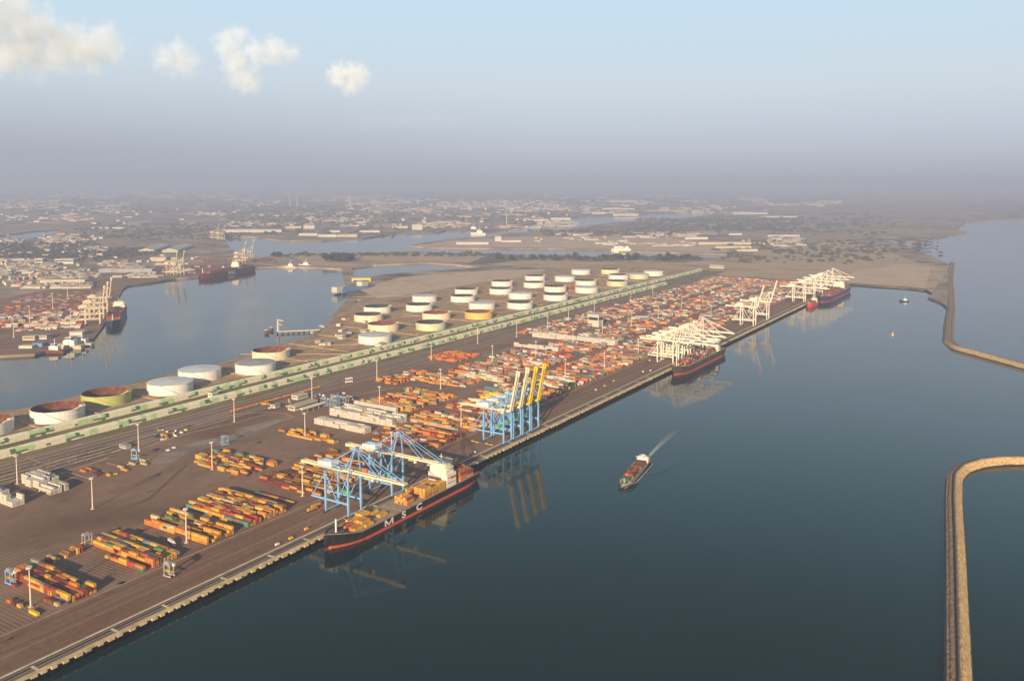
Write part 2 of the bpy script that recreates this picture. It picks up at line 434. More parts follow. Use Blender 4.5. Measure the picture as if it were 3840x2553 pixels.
# fields, yards and clearings on the far plain
rr = random.Random(17)
FC = ['sand', 'moor', 'soil', 'grass', 'sand', 'moor', 'dust']
for k in range(110):
    px, py = rr.uniform(0, 3000), 700 + 190 * rr.random() ** 1.2
    if py > 860 and (840 < px < 1700): continue
    if 1860 < px < 2700 and 785 < py < 880: continue
    if px < 260 and 850 < py < 940: continue
    w_ = rr.uniform(30, 150) * (py - 660) / 150; hgt_ = rr.uniform(2.5, 8) * (py - 665) / 130; sl = rr.uniform(-20, 40)
    poly_mesh('field', GP([(px, py), (px + w_, py + rr.uniform(-1, 1)), (px + w_ + sl, py - hgt_), (px + sl + rr.uniform(-10, 10), py - hgt_ * rr.uniform(.8, 1.1))][::1]), (), -.22 + k * .0009, None, FC[k % 7])
poly_mesh('west_yard', GP([(8, 1331), (130, 1323), (240, 1294), (300, 1280), (350, 1261), (393, 1205), (458, 1082), (478, 1067), (660, 1042), (740, 1034), (940, 1002), (900, 985), (560, 1000), (330, 1060), (0, 1120), (-200, 1150), (-200, 1338)]), (), -.2, None, 'yard')
poly_mesh('dusty_road', GP([(640, 1735), (720, 1690), (860, 1660), (960, 1625), (1010, 1590), (960, 1600), (860, 1632), (740, 1655), (600, 1700), (560, 1740)]), (), .02, None, 'dust')
poly_mesh('dust_patch', GP([(880, 1610), (1040, 1570), (1090, 1560), (1010, 1600), (900, 1640)]), (), .03, None, 'dust')
sheet('cross_road', -1002, -985, 1475, 1720, .02, 'dust')
for x0, x1, z_, m_ in ((-1112, -1109.6, .02, 'lane'), (-1096, -1094, .02, 'lane'), (-1084, -1081, .02, 'lane'), (-1071, -1069.4, .02, 'lane'), (-1060, -1057.5, .03, 'lane'), (-1126, -1123, .02, 'lane'),
                       (-699, -696.6, .03, 'line'), (-664.6, -663.8, .03, 'line'), (-680, -679.2, .03, 'tyre'), (-672, -670, .03, 'tyre'), (-651, -649.5, .03, 'tyre'), (-690, -687, .03, 'tyre')):
    sheet('road_markings', x0, x1, 250, 2900 if x0 < -1000 else 3200, z_, m_)

# slot lines painted where straddle carriers set boxes down
b_ = MB()
def slots(x0, x1, y0, y1, pitch=3.9, wd=.7):
    y = y0
    while y < y1:
        b_.add([(x0, y, .05), (x1, y, .05), (x1, y + wd, .05), (x0, y + wd, .05)], [(0, 1, 2, 3)]); y += pitch
slots(-806, -700, 330, 397); slots(-806, -700, 434, 477); slots(-806, -704, 520, 547); slots(-806, -704, 585, 600)
tag(b_.build('yard_markings', 'line'), 'pale slot lines painted across the asphalt', None, None, 'structure')
b_ = MB()
slots(-1000, -812, 385, 560, 3.9, .8); slots(-806, -704, 655, 700, 3.9, .5)
for (p, q, wd) in ((G(700, 1742), G(560, 1870), 5), (G(560, 1870), G(330, 1960), 6), (G(600, 1960), G(420, 2040), 5), (G(1010, 1790), G(1180, 1720), 3)):
    d = Vector((q[0] - p[0], q[1] - p[1], 0)).normalized(); n = Vector((-d.y, d.x, 0)) * wd / 2
    b_.add([(p[0] - n.x, p[1] - n.y, .06), (q[0] - n.x, q[1] - n.y, .06), (q[0] + n.x, q[1] + n.y, .06), (p[0] + n.x, p[1] + n.y, .06)], [(0, 1, 2, 3)])
tag(b_.build('tyre_markings', 'tyre'), 'faint dark tyre tracks on the yard', None, None, 'structure')

# narrow pale lanes and kerbs wandering through the rail yard
b_ = MB()
for pts, wd in (([(0, 1736), (72, 1719), (136, 1704), (300, 1663)], 2.0), ([(97, 1713), (163, 1738)], 1.6), ([(163, 1738), (297, 1704), (420, 1672)], 2.6), ([(117, 1761), (191, 1742), (360, 1702), (421, 1686)], 2.2), ([(208, 1783), (254, 1766), (445, 1704), (519, 1686)], 3.0),
                ([(248, 1768), (331, 1793)], 2.4), ([(255, 1785), (326, 1808)], 1.6), ([(398, 1734), (487, 1761)], 2.0), ([(356, 1757), (411, 1774)], 1.8), ([(400, 1717), (519, 1686), (591, 1660), (718, 1620), (877, 1586)], 2.6), ([(421, 1696), (510, 1660), (612, 1633), (803, 1571), (877, 1554)], 2.4),
                ([(400, 1675), (560, 1628), (760, 1573), (900, 1532)], 1.8), ([(877, 1554), (1000, 1545), (1059, 1549), (1102, 1562), (1042, 1581), (900, 1622)], 2.6), ([(877, 1586), (1000, 1552)], 2.0), ([(1300, 1488), (1480, 1452)], 2.2), ([(900, 1532), (1080, 1480), (1260, 1424)], 2.2)):
    q_ = GP(pts)
    for k in range(len(q_) - 1):
        p, q = Vector((*q_[k], 0)), Vector((*q_[k + 1], 0)); d = (q - p).normalized(); n = Vector((-d.y, d.x, 0)) * wd / 2; q = q + d * wd * .3
        b_.add([(p.x - n.x, p.y - n.y, .09), (q.x - n.x, q.y - n.y, .09), (q.x + n.x, q.y + n.y, .09), (p.x + n.x, p.y + n.y, .09)], [(0, 1, 2, 3)])
tag(b_.build('path_lines', 'lane'), 'narrow pale lanes wandering through the rail yard', None, None, 'structure')
# oil and tyre stains on the yard
rr = random.Random(31); b_ = MB()
for k in range(150):
    x, y = rr.uniform(-1040, -700), rr.uniform(260, 900) if k < 110 else rr.uniform(900, 1500)
    if k % 3 == 0: x = rr.uniform(-695, -642)
    n_ = 7; rx, ry = rr.uniform(.8, 3.5), rr.uniform(1.5, 9)
    b_.add([(x + rx * rr.uniform(.6, 1) * math.cos(a * 2 * PI / n_), y + ry * rr.uniform(.6, 1) * math.sin(a * 2 * PI / n_), .07) for a in range(n_)], [list(range(n_))])
tag(b_.build('stain_marks_road', 'tyre'), 'small dark stains and skid patches on the asphalt', None, None, 'structure')

# quay edge: inner kerb wall, dark crane-rail trough, pale coping with fenders
root = tag(empty('quay_wall', (0, 0, 0)), 'long concrete quay wall with pale coping and dark crane rail trough', 'quay')
MB().box(QX - .4, QX, 200, YE, WZ - 2, -.4).build('wall_face', 'wallc', root)
MB().box(QX - 4.0, QX + .5, 200, YE, -.4, .55).build('coping', 'cope', root)
MB().box(-636.5, QX - 4.0, 200, YE, -.3, .04).build('rail_trough', 'rail', root)
MB().box(-638.6, -636.5, 200, YE, -.3, .5).build('kerb', 'conc', root)
b_ = MB()
for k, x in enumerate((-634.2, -630, -627.3)): b_.box(x, x + (.7 if k == 1 else .45), 200, YE, .04, .2)
b_.build('crane_rail', 'lane', root)
b_ = MB(); y = 230.0
while y < 1500:
    b_.box(-634, QX - 4.0, y, y + 2.2, .05, .3); y += random.uniform(45, 75)
b_.build('cover_plate', 'conc', root)
b_ = MB(); y = 205.0; fn = 0
while y < 2600:
    b_.box(QX + .5, QX + random.uniform(1.1, 2.2), y, y + random.uniform(4, 6.5), -1.4, random.uniform(.2, .5)); y += random.uniform(7.5, 11)
fo = b_.build('fender', 'cope', root); fo['kind'] = 'stuff'


# ------------------------------------------------------------------ breakwaters
def breakwater(name, pts, label, hw=(10.0, 9.5), step=4.0):
    """rock mound swept along pts: inner side painted darker for its shade, crest road, parapet, pale armour on the outer (right) side"""
    P = []
    for i in range(len(pts) - 1):
        a, c = Vector((*pts[i], 0)), Vector((*pts[i + 1], 0))
        n = max(1, int((c - a).length / step))
        P += [a.lerp(c, k / n) for k in range(n)]
    P.append(Vector((*pts[-1], 0)))
    for _ in range(6):
        P = [P[0]] + [(P[i - 1] + P[i] * 2 + P[i + 1]) / 4 for i in range(1, len(P) - 1)] + [P[-1]]
    root = tag(empty(name, (P[0].x, P[0].y, WZ)), label, 'breakwater')
    nrm = []
    for i in range(len(P)):
        d = (P[min(i + 1, len(P) - 1)] - P[max(i - 1, 0)]).normalized(); nrm.append(Vector((d.y, -d.x, 0)))
    def strip(nm, prof, jit, m_, sub=1):
        b2 = MB(); k = len(prof); vs = []
        for i, p in enumerate(P):
            for j, (o, z) in enumerate(prof):
                jj = jit if 0 < j < k - 1 else jit * .4
                q = p + nrm[i] * (o + random.uniform(-jj, jj) * .7)
                vs.append((q.x - P[0].x, q.y - P[0].y, z - WZ + random.uniform(-jj, jj)))
        fs = [(i * k + j, i * k + j + 1, (i + 1) * k + j + 1, (i + 1) * k + j) for i in range(len(P) - 1) for j in range(k - 1)]
        b2.add(vs, [f[::-1] for f in fs]); return b2.build(nm, m_, root)
    a, c = hw
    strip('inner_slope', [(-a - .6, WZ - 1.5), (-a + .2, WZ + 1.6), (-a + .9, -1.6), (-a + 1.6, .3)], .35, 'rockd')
    strip('crest_road', [(-a + 1.6, .2), (-a + 3, .5), (-a + 4.6, .7), (-a + 6.3, .8), (-.8, .7)], .3, 'crest')
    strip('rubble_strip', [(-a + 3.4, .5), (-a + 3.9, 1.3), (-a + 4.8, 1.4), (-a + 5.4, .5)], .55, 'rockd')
    strip('parapet', [(-.8, 1.0), (-.7, 3.4), (.5, 3.4), (.6, 2.0)], .05, 'parapet')
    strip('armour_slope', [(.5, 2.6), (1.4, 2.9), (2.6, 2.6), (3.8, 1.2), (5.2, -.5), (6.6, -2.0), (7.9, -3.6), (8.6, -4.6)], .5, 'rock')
    strip('wet_rock', [(8.3, -4.3), (9.0, -5.2), (c + .8, WZ - 1.5)], .5, 'wet')
    return root

bwz = lambda pts: [G(x, y, -2.5) for x, y in pts]
near = [(-2, 120), (-12, 300), (-30, 500)] + bwz([(3598, 2553), (3591, 2300), (3584, 2050), (3577, 1880), (3580, 1790), (3612, 1755), (3680, 1735), (3760, 1727), (3840, 1727), (3960, 1733), (4200, 1750)])
breakwater('breakwater', near, 'rocky breakwater with a pale sunlit armour slope, turning right near the open channel')
far = bwz([(3568, 985), (3560, 1040), (3562, 1100), (3563, 1160), (3555, 1210), (3552, 1280), (3585, 1305), (3680, 1330), (3760, 1352), (3840, 1374), (4000, 1415), (4200, 1470)])
breakwater('breakwater', far, 'distant thin breakwater running from the beach corner and bending away over open water', (13, 12), 8.0)


# ------------------------------------------------------------------ long sheds with cream and green panels
def long_shed(x_front, y0, y1, label):
    root = tag(empty('long_shed', (x_front, y0, 0)), label, 'shed')
    wd, h1, h2 = 15.0, 6.5, 9.5
    Ln = y1 - y0
    fa = MB(); ro = MB()
    def quad(mb, ya, yb, xa, za, xb, zb, mi): mb.add([(xa, ya, za), (xa, yb, za), (xb, yb, zb), (xb, ya, zb)], [(0, 1, 2, 3)], mi)
    y = 0.0; rr = random.Random(int(-x_front))
    # (length, lower band, middle band, upper band) of the repeating panel scheme: c cream, l light green, d dark green, s dark slot
    pat = [(24, 0, 0, 0), (9, 2, 2, 1), (11, 0, 0, 0), (10, 0, 3, 1), (15, 1, 1, 1), (8, 0, 2, 2), (7, 1, 3, 0)]
    while y < Ln:
        for ln, lo, mi_, up in rr.sample(pat, len(pat)):
            y2 = min(Ln, y + ln * rr.uniform(.6, .95))
            if y2 <= y: break
            quad(fa, y, y2, 0, -.1, 0, 2.2, lo); quad(fa, y, y2, .0, 2.2, .0, 4.4, mi_); quad(fa, y, y2, 0, 4.4, 0, h1, up)
            quad(ro, y, y2, .4, h1, -3.6, h1 + 1.6, up); quad(ro, y, y2, -3.6, h1 + 1.6, -wd * .55, h2, 0 if lo != 2 else 1)
            quad(ro, y, y2, -wd * .55, h2, -wd, h1 - .6, 4)
            y = y2
    fa.build('facade', ['shc', 'shl', 'shd', 'shs'], root); ro.build('roof', ['shc', 'shl', 'shd', 'shs', 'shr'], root)
    bk = MB(); bk.add([(-wd, 0, -.1), (-wd, Ln, -.1), (-wd, Ln, h1 - .6), (-wd, 0, h1 - .6)], [(3, 2, 1, 0)])
    for yy in (0, Ln): bk.add([(0, yy, -.1), (-wd, yy, -.1), (-wd, yy, h1 - .6), (-wd * .55, yy, h2), (-3.6, yy, h1 + 1.6), (0, yy, h1)], [(0, 1, 2, 3, 4, 5)] if yy == 0 else [(5, 4, 3, 2, 1, 0)])
    bk.build('end_wall', 'shc', root)
    return root
long_shed(-1213, 395, 3380, 'long low shed of cream and green panels, the row beside the oil tanks')
long_shed(-1154, 395, 2860, 'long low shed of cream and green panels, the row beside the container yard')

# ------------------------------------------------------------------ oil tanks
SH = {'w': 'tankw', 'c': 'tankc', 'g': 'tankg', 'p': 'tankp', 'y': 'tanky'}
def oil_tank(pl, pr, pb, shell, roof, label, h=17.0):
    """pl, pr, pb: left, right and front-base pixel of the tank in the survey photo"""
    fx, fy = G((pl + pr) / 2, pb)
    dist = math.hypot(fx, fy); ux, uy = fx / dist, fy / dist
    dep = (Vector((fx, fy, -CAM_H))).dot(_f)
    dia = (pr - pl) / FPX * (dep + 25)
    dia = 75.0 if 60 < dia < 92 else dia
    r = dia / 2
    root = tag(empty('oil_tank', (fx + ux * r, fy + uy * r, 0)), label, 'oil tank', 'oil tanks behind the long sheds')
    sh = MB()
    sh.ring(r, -.1, r, h, 64)
    sh.ring(r, h, r - .7, h, 64); 
    if roof in ('rust', 'rustd'): sh.ring(r - .7, h, r - .7, h - 13.1, 64, mi=1)
    sh.build('shell', [SH[shell], roof], root)
    for zz in (h * .55, h - 1.3):
        MB().ring(r + .02, zz, r + .55, zz, 64).ring(r + .55, zz, r + .55, zz + .5, 64).ring(r + .55, zz + .5, r + .02, zz + .5, 64).build('wind_girder', SH[shell], root)
    if roof in ('rust', 'rustd'):
        fr = MB().disc(r - .75, h - 13, 64); fr.ring(r * .8, h - 12.9, r * .78, h - 12.5, 48); fr.build('floating_roof', 'rustd', root)  # floor coloured dark to add to the shade inside the rim
        MB().bar((r * .70, r * .62, h + .6), (r * .10, r * .30, h - 12.6), 1.6, .8).build('rolling_ladder', 'roofp', root)
        MB().box(r * .62, r * .80, r * .55, r * .72, h - .2, h + 1.4).build('gauge_platform', SH[shell], root)
    else:
        rf = MB().ring(r - .7, h, r - 1.6, h + .1, 64); rf.ring(r - 1.6, h + .1, 0.01, h + 2.6, 64, mi=0)
        rf.build('cone_roof', roof, root)
        MB().ring(1.4, h + 2.2, 1.4, h + 3.4, 12).disc(1.4, h + 3.4, 12).build('roof_vent', 'steel', root)
    st = MB(); vs = []
    for k in range(15):                                     # spiral stair on the near side
        a0 = -.2 - k * .06; zz = k * h / 14
        for rr_ in (r, r + 1.3): vs += [(rr_ * math.cos(a0), rr_ * math.sin(a0), zz - .3), (rr_ * math.cos(a0), rr_ * math.sin(a0), zz + .6)]
    fs = []
    for k in range(14): o = 4 * k; fs += [(o, o + 2, o + 6, o + 4), (o + 3, o + 1, o + 5, o + 7), (o + 2, o + 3, o + 7, o + 6)]
    st.add(vs, fs); st.build('stairway', 'steel', root)
    return root
a3 = lambda x: x / 2.45
t3 = lambda l, r, b_: (l / 2.45, r / 2.45, 1200 + b_ / 2.45)
t4 = lambda l, r, b_: (900 + l / 2.45, 900 + r / 2.45, 1000 + b_ / 2.45)
t5 = lambda l, r, b_: (1300 + l / 2.359, 1300 + r / 2.359, 950 + b_ / 2.359)
t6 = lambda l, r, b_: (2200 + l / 2.1445, 2200 + r / 2.1445, 900 + b_ / 2.1445)
TANKS = [(t3(-385, 105, 1085), 'w', 'rust', 'white open-topped oil tank cut off by the photo edge, before the first whole one'),
 (t3(300, 768, 948), 'w', 'rust', 'white open-topped oil tank with rust-brown inside, next to the olive one'),
 (t3(765, 1195, 800), 'g', 'rust', 'olive green open-topped oil tank with a rust-brown inside'),
 (t3(1365, 1770, 695), 'w', 'roofb', 'white roofed oil tank right behind the olive tank, closest to the sheds'),
 (t3(1650, 2025, 570), 'w', 'roofb', 'white roofed oil tank by the basin bank, half behind its roofed twin'),
 (t4(-30, 320, 995), 'w', 'roofg', 'white oil tank with flat grey roof in front of the cream rusty-topped one'),
 (t4(122, 450, 868), 'c', 'rust', 'cream open-topped tank with rusty inside beside the basin, half behind a grey-roofed one'),
 (t4(1095, 1388, 718), 'w', 'roofp', 'white tank with buff roof, front corner of the big tank field'),
 (t4(1180, 1455, 605), 'c', 'rust', 'cream open tank with red-brown inside directly behind the buff-roofed corner tank'),
 (t4(1055, 1310, 512), 'c', 'rustd', 'cream-white open tank with dark inside, nearest the basin jetty'),
 (t4(1140, 1385, 435), 'w', 'rustd', 'white open tank with dark inside behind the cream-white one near the jetty'),
 (t4(1622, 1888, 592), 'p', 'rustd', 'pale green open-topped tank beside the cream and green shed'),
 (t4(1680, 1930, 497), 'c', 'rust', 'cream open tank with brown inside directly behind the pale green one'),
 (t4(1530, 1765, 415), 'w', 'rustd', 'white dark-topped tank standing before a white roofed tank, left of the brown-topped cream one'),
 (t4(1580, 1812, 330), 'w', 'roofp', 'white buff-roofed tank at the sand flat, behind a dark-topped tank'),
 (t4(2070, 2318, 487), 'y', 'rust', 'golden yellow open-topped tank in the field of white tanks'),
 (t4(2105, 2340, 400), 'w', 'roofp', 'white buff-roofed tank directly behind the golden yellow tank'),
 (t4(1940, 2155, 330), 'w', 'rustd', 'white dark-topped tank, front one of the pair left of the yellow tank'),
 (t4(1975, 2185, 262), 'w', 'rustd', 'white dark-topped tank, rear one of the pair left of the yellow tank'),
 (t5(1425, 1640, 497), 'w', 'rustd', 'white dark-rimmed tank by the sheds, first pair beyond the yellow tank'),
 (t5(1435, 1640, 408), 'w', 'roofp', 'white roofed tank behind the first dark-rimmed one beyond the yellow tank'),
 (t5(1267, 1460, 366), 'w', 'rustd', 'white open tank, front of the second pair along the sand flat side'),
 (t5(1280, 1470, 296), 'w', 'rustd', 'white open tank, rear of the second pair along the sand flat side'),
 (t5(1750, 1945, 422), 'w', 'rustd', 'white open tank by the sheds, front of the second pair past the yellow tank'),
 (t5(1750, 1940, 345), 'w', 'rustd', 'white open tank, rear of the second pair past the yellow tank'),
 (t5(1565, 1755, 307), 'w', 'rustd', 'white open tank, front of the third pair along the sand flat side'),
 (t5(1575, 1758, 246), 'w', 'rustd', 'white open tank, rear of the third pair along the sand flat side'),
 (t5(2022, 2220, 355), 'w', 'roofp', 'white tank by the sheds, front of the third pair past the yellow tank'),
 (t5(2022, 2210, 290), 'w', 'rustd', 'white tank, rear of the third pair past the yellow tank'),
 (t5(1845, 2015, 252), 'w', 'roofp', 'white roofed tank, front of the last pair on the sand flat side'),
 (t5(1993, 2150, 190), 'w', 'roofp', 'white roofed tank farthest back on the sand flat side, by the red boxes'),
 (t6(155, 335, 375), 'p', 'rustd', 'pale green-bottomed far tank close to the shed end'),
 (t6(170, 338, 322), 'w', 'rustd', 'white far tank behind the pale green-bottomed one'),
 (t6(325, 510, 316), 'p', 'roofp', 'pale green far tank, last but one in the field'),
 (t6(450, 625, 290), 'w', 'roofp', 'white far tank, last in the field, by the shed end'),
 (t6(115, 265, 276), 'c', 'rustd', 'cream far tank standing alone at the back of the field')]
for (l_, r__, b__), s_, rf_, lb in TANKS: oil_tank(l_, r__, b__, s_, rf_, lb)
# low earth bunds round the tanks
BUNDS = [(-1345, -1248, 690), (-1352, -1250, 783), (-1360, -1246, 885), (-1368, -1262, 985), (-1372, -1260, 1085), (-1500, -1262, 1240)] + [(-1500, -1262, 1240 + 118 * k) for k in range(1, 17)]
SHP = sorted([(p[1], p[0]) for p in GP(basin[:14])])
for k, (x0, x1, y) in enumerate(BUNDS):
    x0 = max(x0, float(np.interp(y, [p[0] for p in SHP], [p[1] for p in SHP])) + 14) if y < 1700 else x0
    if x0 > x1 - 10: continue
    q = MB().bar((x0, y, .2), (x1, y, .2), 3.0, 2.2); tag(q.build('bund_wall', 'soil'), 'low brown earth bund running between the oil tanks', 'bund', 'earth bunds between the oil tanks')

# ------------------------------------------------------------------ light masts
def light_mast():
    root = empty('light_mast', (0, 0, 0))
    MB().box(-1.6, 1.6, -1.6, 1.6, -.1, .7).build('plinth', 'conc', root)
    MB().tube((0, 0, .7), (0, 0, 35), .75, .42, 8).build('pole', 'mast', root)
    MB().tube((0, 0, 34.6), (0, 0, 35.6), 2.6, 2.6, 10).build('crown_ring', 'mast', root)
    lm = MB().ring(2.2, 33.7, 3.0, 33.9, 8).ring(3.0, 33.9, 3.1, 34.6, 8); lm.build('floodlight', 'steel', root)
    return root
M['mast'] = mat('mast_paint', (.72, .58, .48), .55, .08, .2)
MASTS = [[(-1040, 543), (-1037, 703), (-1037, 864), (-1038, 1026), (-1040, 1191), (-1065, 1386), (-1086, 1583), (-1056, 1700), (-1035, 1808), (-1060, 1960), (-1066, 2120), (-1076, 2381), (-1101, 2606)],
         [(-889, 544), (-886, 702), (-888, 863), (-904, 1041), (-899, 1196), (-942, 1425), (-893, 1512), (-895, 1676), (-894, 1820), (-885, 1965), (-877, 2115), (-880, 2290), (-880, 2460)],
         [(-725, 385), (-725, 541), (-722, 696), (-724, 856), (-726, 1015), (-727, 1180), (-757, 1388), (-723, 1482), (-727, 1649), (-730, 1810), (-735, 1975), (-767, 2209), (-740, 2380)]]
pm = light_mast(); remember(pm); first = True
for nm, lst in zip(('by the rail tracks', 'in mid-yard', 'by the quay apron'), MASTS):
    for k, (x, y) in enumerate(lst):
        o = pm if first else copy_tree(pm); first = False
        o.location = (x, y, 0)
        tag(o, f'tall pinkish floodlight mast, {ORD[k]} from the near end of the row {nm}', 'light mast', 'floodlight masts of the container yard')

# ------------------------------------------------------------------ quay cranes
def quay_crane(name, fr, gd, bm, boom_deg, tip=None, height=46.0, back=-75.0, reach=70.0, house='white', plat='gren', half=10.0):
    """local origin: waterside rail midpoint; +x over the water"""
    root = empty(name, (0, 0, 0)); h = height; LX = -33.0
    for X in (0, LX):
        for Y in (-half, half):
            lg = MB()
            lg.bar((X, Y, 1.6), (X, Y, 15), 1.3, 1.1, 2.6, 2.0); lg.bar((X, Y, 15), (X, Y, h + 1.5), 2.3, 1.8, 1.7, 1.6)
            leg = lg.build('leg', fr, root)
            bo = MB()
            for k in (-4.2, -2.1, .6, 2.7): bo.box(X - .6, X + .6, Y + k, Y + k + 1.6, .2, 1.3)
            bo.box(X - .5, X + .5, Y - 4, Y + 4, 1.2, 2.0); bo.build('bogie', 'dark', leg)
        MB().bar((X, -half, 3), (X, half, 3), 1.3, 1.6).build('sill_beam', fr, root)
        MB().bar((X, -half, h), (X, half, h), 1.5, 2.0).build('cross_beam', fr, root)
    for Y in (-half, half):
        MB().bar((LX - 21, Y, 15.5), (0, Y, 15.5), 1.5, 1.9).build('portal_beam', fr, root)
        for p, q in (((LX, Y, h - 1), (LX / 2, Y, 16)), ((LX / 2, Y, 16), (0, Y, h - 1)), ((LX, Y, h - 1), (LX - 20, Y, 16))):
            MB().bar(p, q, .8, .8).build('brace', fr, root)
    gx1 = 6.0
    g_ = MB()
    for Y in (-2.3, 2.3): g_.bar((back, Y, h + 2.2), (gx1, Y, h + 2.2), 1.5, 2.4)
    for k in range(9): g_.box(back + k * 9.8, back + k * 9.8 + 1, -1.7, 1.7, h + 1.8, h + 2.6)
    g_.build('girder', gd, root)
    MB().box(back - 1.5, back + 3, -3.6, 3.6, h + .4, h + 3.8).build('counterweight', gd, root)
    # boom, hinged at gx1, built flat then turned up
    a = R_(boom_deg); ca, sa = math.cos(a), math.sin(a)
    def bp_(d, z): return (gx1 + d * ca - z * sa, h + 2.2 + d * sa + z * ca)
    ln = reach - gx1
    b2 = MB()
    for Y in (-2.3, 2.3):
        (xa, za), (xb, zb) = bp_(0, 0), bp_(ln, 0); b2.bar((xa, Y, za), (xb, Y, zb), 2.1 if boom_deg > 30 else 1.5, 2.6 if boom_deg > 30 else 2.2)
    for k in range(8):
        (xa, za) = bp_(ln * (k + .5) / 8, 0); b2.bar((xa, -1.8, za), (xa, 1.8, za), .9, .9)
    bo = b2.build('boom', bm, root)
    (xa, za), (xb, zb) = bp_(ln - 6, 0), bp_(ln + 1.2, 0)
    MB().bar((xa, 0, za), (xb, 0, zb), 5.8, 2.4).build('boom_tip', tip or bm, bo)
    # apex frame over the waterside legs
    az = h + 29
    for Y in (-half, half): MB().bar((0, Y, h), (3.5, Y * .22, az), 1.3, 1.3, .9, .9).build('apex_leg', fr, root)
    for Y in (-2.0, 2.0): MB().bar((LX * .35, Y, h + 3.4), (3.0, Y, az), .8, .8).build('apex_strut', fr, root)
    MB().box(1.6, 5.6, -3, 3, az - .8, az + 1.2).build('apex_head', fr, root)
    for Y in (-2.6, 2.6):
        MB().bar((2.6, Y, az), (LX - 6, Y, h + 4.5), .55).build('back_stay', fr, root)
        for fr_ in (.48, .93):
            (xa, za) = bp_(ln * fr_, 1.2)
            if boom_deg < 30: MB().bar((4.4, Y, az), (xa, Y, za), .6).build('fore_stay', fr, root)
            else:
                mxp = ((4.4 + xa) / 2 + 7, Y, (az + za) / 2 - 9)
                if fr_ < .5: MB().bar((4.4, Y, az), mxp, .5).bar(mxp, (xa, Y, za), .5).build('fore_stay', fr, root)
    # machinery house with sloped roof, on a frame
    hs = MB(); x0, x1, y0, y1, z0 = LX - 15, LX + 5, -6.0, 6.0, h + 4.4
    hs.add([(x0, y0, z0), (x1, y0, z0), (x1, y1, z0), (x0, y1, z0), (x0, y0, z0 + 4.2), (x1, y0, z0 + 5.6), (x1, y1, z0 + 5.6), (x0, y1, z0 + 4.2)],
           [(3, 2, 1, 0), (4, 5, 6, 7), (0, 1, 5, 4), (1, 2, 6, 5), (2, 3, 7, 6), (3, 0, 4, 7)])
    ho = hs.build('machinery_house', house, root)
    MB().box(x0 + 3, x0 + 4.4, y0 - .04, y0 + .1, z0 + .4, z0 + 2.6).build('door', fr, ho)
    MB().box(x0 + 6, x1 - 3, -2, 2, z0 + 5.0, z0 + 6.6).build('roof_unit', fr, ho)
    fm = MB()
    for Y in (-6, 6): fm.bar((x0, Y, z0 - .5), (x1 + 14, Y, z0 - .5), .8, .9)
    for X in (x0 + 2, x1, x1 + 13): fm.bar((X, -6, z0 - .5), (X, 6, z0 - .5), .8, .9)
    for Y in (-6, 6): fm.bar((x1, Y, z0 + 4.5), (x1 + 14, Y, z0 - .3), .6)
    fm.build('house_frame', fr, root)
    # trolley, cab, spreader
    tx = -12.0 if boom_deg > 30 else 22.0
    tr = MB().box(tx - 3, tx + 3, -3.8, 3.8, h - .4, h + .7).build('trolley', 'yellow' if plat else fr, root)
    MB().box(tx + 3.2, tx + 5.6, -1.4, 1.2, h - 3.2, h - .4).build('cab', 'white', tr)
    if plat: MB().box(LX + 6, LX + 18, half - 1, half + 2.5, 17, 20.5).build('lashing_platform', plat, root)
    sw = MB()
    for k in range(6):                                         # stair tower up a landside leg
        z1 = 2 + k * 7
        sw.bar((LX - 2.4, half - 2, z1), (LX - 2.4, half + 2, z1 + 3.5), .7, .3); sw.bar((LX - 2.4, half + 2, z1 + 3.5), (LX - 2.4, half - 2, z1 + 7), .7, .3)
    sw.build('stairway', 'steel', root)
    return root

RX = -631.0
def place(protos, items, cat, group):
    for key, x, y, rz, lb in items:
        p = protos[key]
        if isinstance(p, tuple): o = copy_tree(p[0])
        else: o = p; remember(p); protos[key] = (p,)
        o.location = (x, y, 0); o.rotation_euler = (0, 0, rz); tag(o, lb, cat, group)
pr = {'low': quay_crane('quay_crane', 'blue', 'cream', 'cream', 0), 'upc': quay_crane('quay_crane', 'blue', 'cream', 'cream', 78, None, 44, -75, 63), 'upy': quay_crane('quay_crane', 'blue', 'yellow', 'yellow', 79, None, 43, -75, 61)}
place(pr, [('low', RX, 684, 0, 'blue quay crane, cream boom lowered across the forward part of the black ship'),
           ('low', RX, 756, 0, 'blue quay crane, cream boom lowered beside the white bridge of the black ship'),
           ('upc', RX, 992, 0, 'blue quay crane with cream boom raised, nearest the black ship'),
           ('upc', RX, 1017, 0, 'blue quay crane with cream boom raised, next to the yellow-boomed pair'),
           ('upy', RX, 1042, 0, 'blue quay crane with yellow boom raised, next to the cream booms'),
           ('upy', RX, 1066, 0, 'blue quay crane with yellow boom raised, last of the raised blue group')], 'quay crane', 'blue quay cranes along the near quay')
pr = {'low': quay_crane('quay_crane', 'warmw', 'warmw', 'warmw', 0, None, 44, -72, 70, 'warmw', None), 'up': quay_crane('quay_crane', 'warmw', 'warmw', 'warmw', 74, 'redp', 46, -72, 66, 'warmw', None)}
wl = []
for k, y in enumerate((1610, 1640, 1672, 1706, 1760)):
    wl.append(('low', RX, y, 0, f'white quay crane with lowered boom, {ORD[k]} one from the bow of the grey-green ship'))
for k, y in enumerate((2141, 2258)):
    wl.append(('up', RX, y, 0, ('white quay crane with red-tipped boom raised, the nearer one of the two', 'white quay crane with red-tipped boom raised, the one nearer the red ships')[k]))
for k, y in enumerate((2646, 2765, 2850, 2930, 3010)):
    wl.append(('low', RX, y, 0, f'white quay crane with lowered boom, {ORD[k]} of the far group working the red ships'))
place(pr, wl, 'quay crane', 'white quay cranes along the far quay')
M['oldw'] = mat('weathered_cream_paint', (.62, .52, .36), .6, .15, .2)
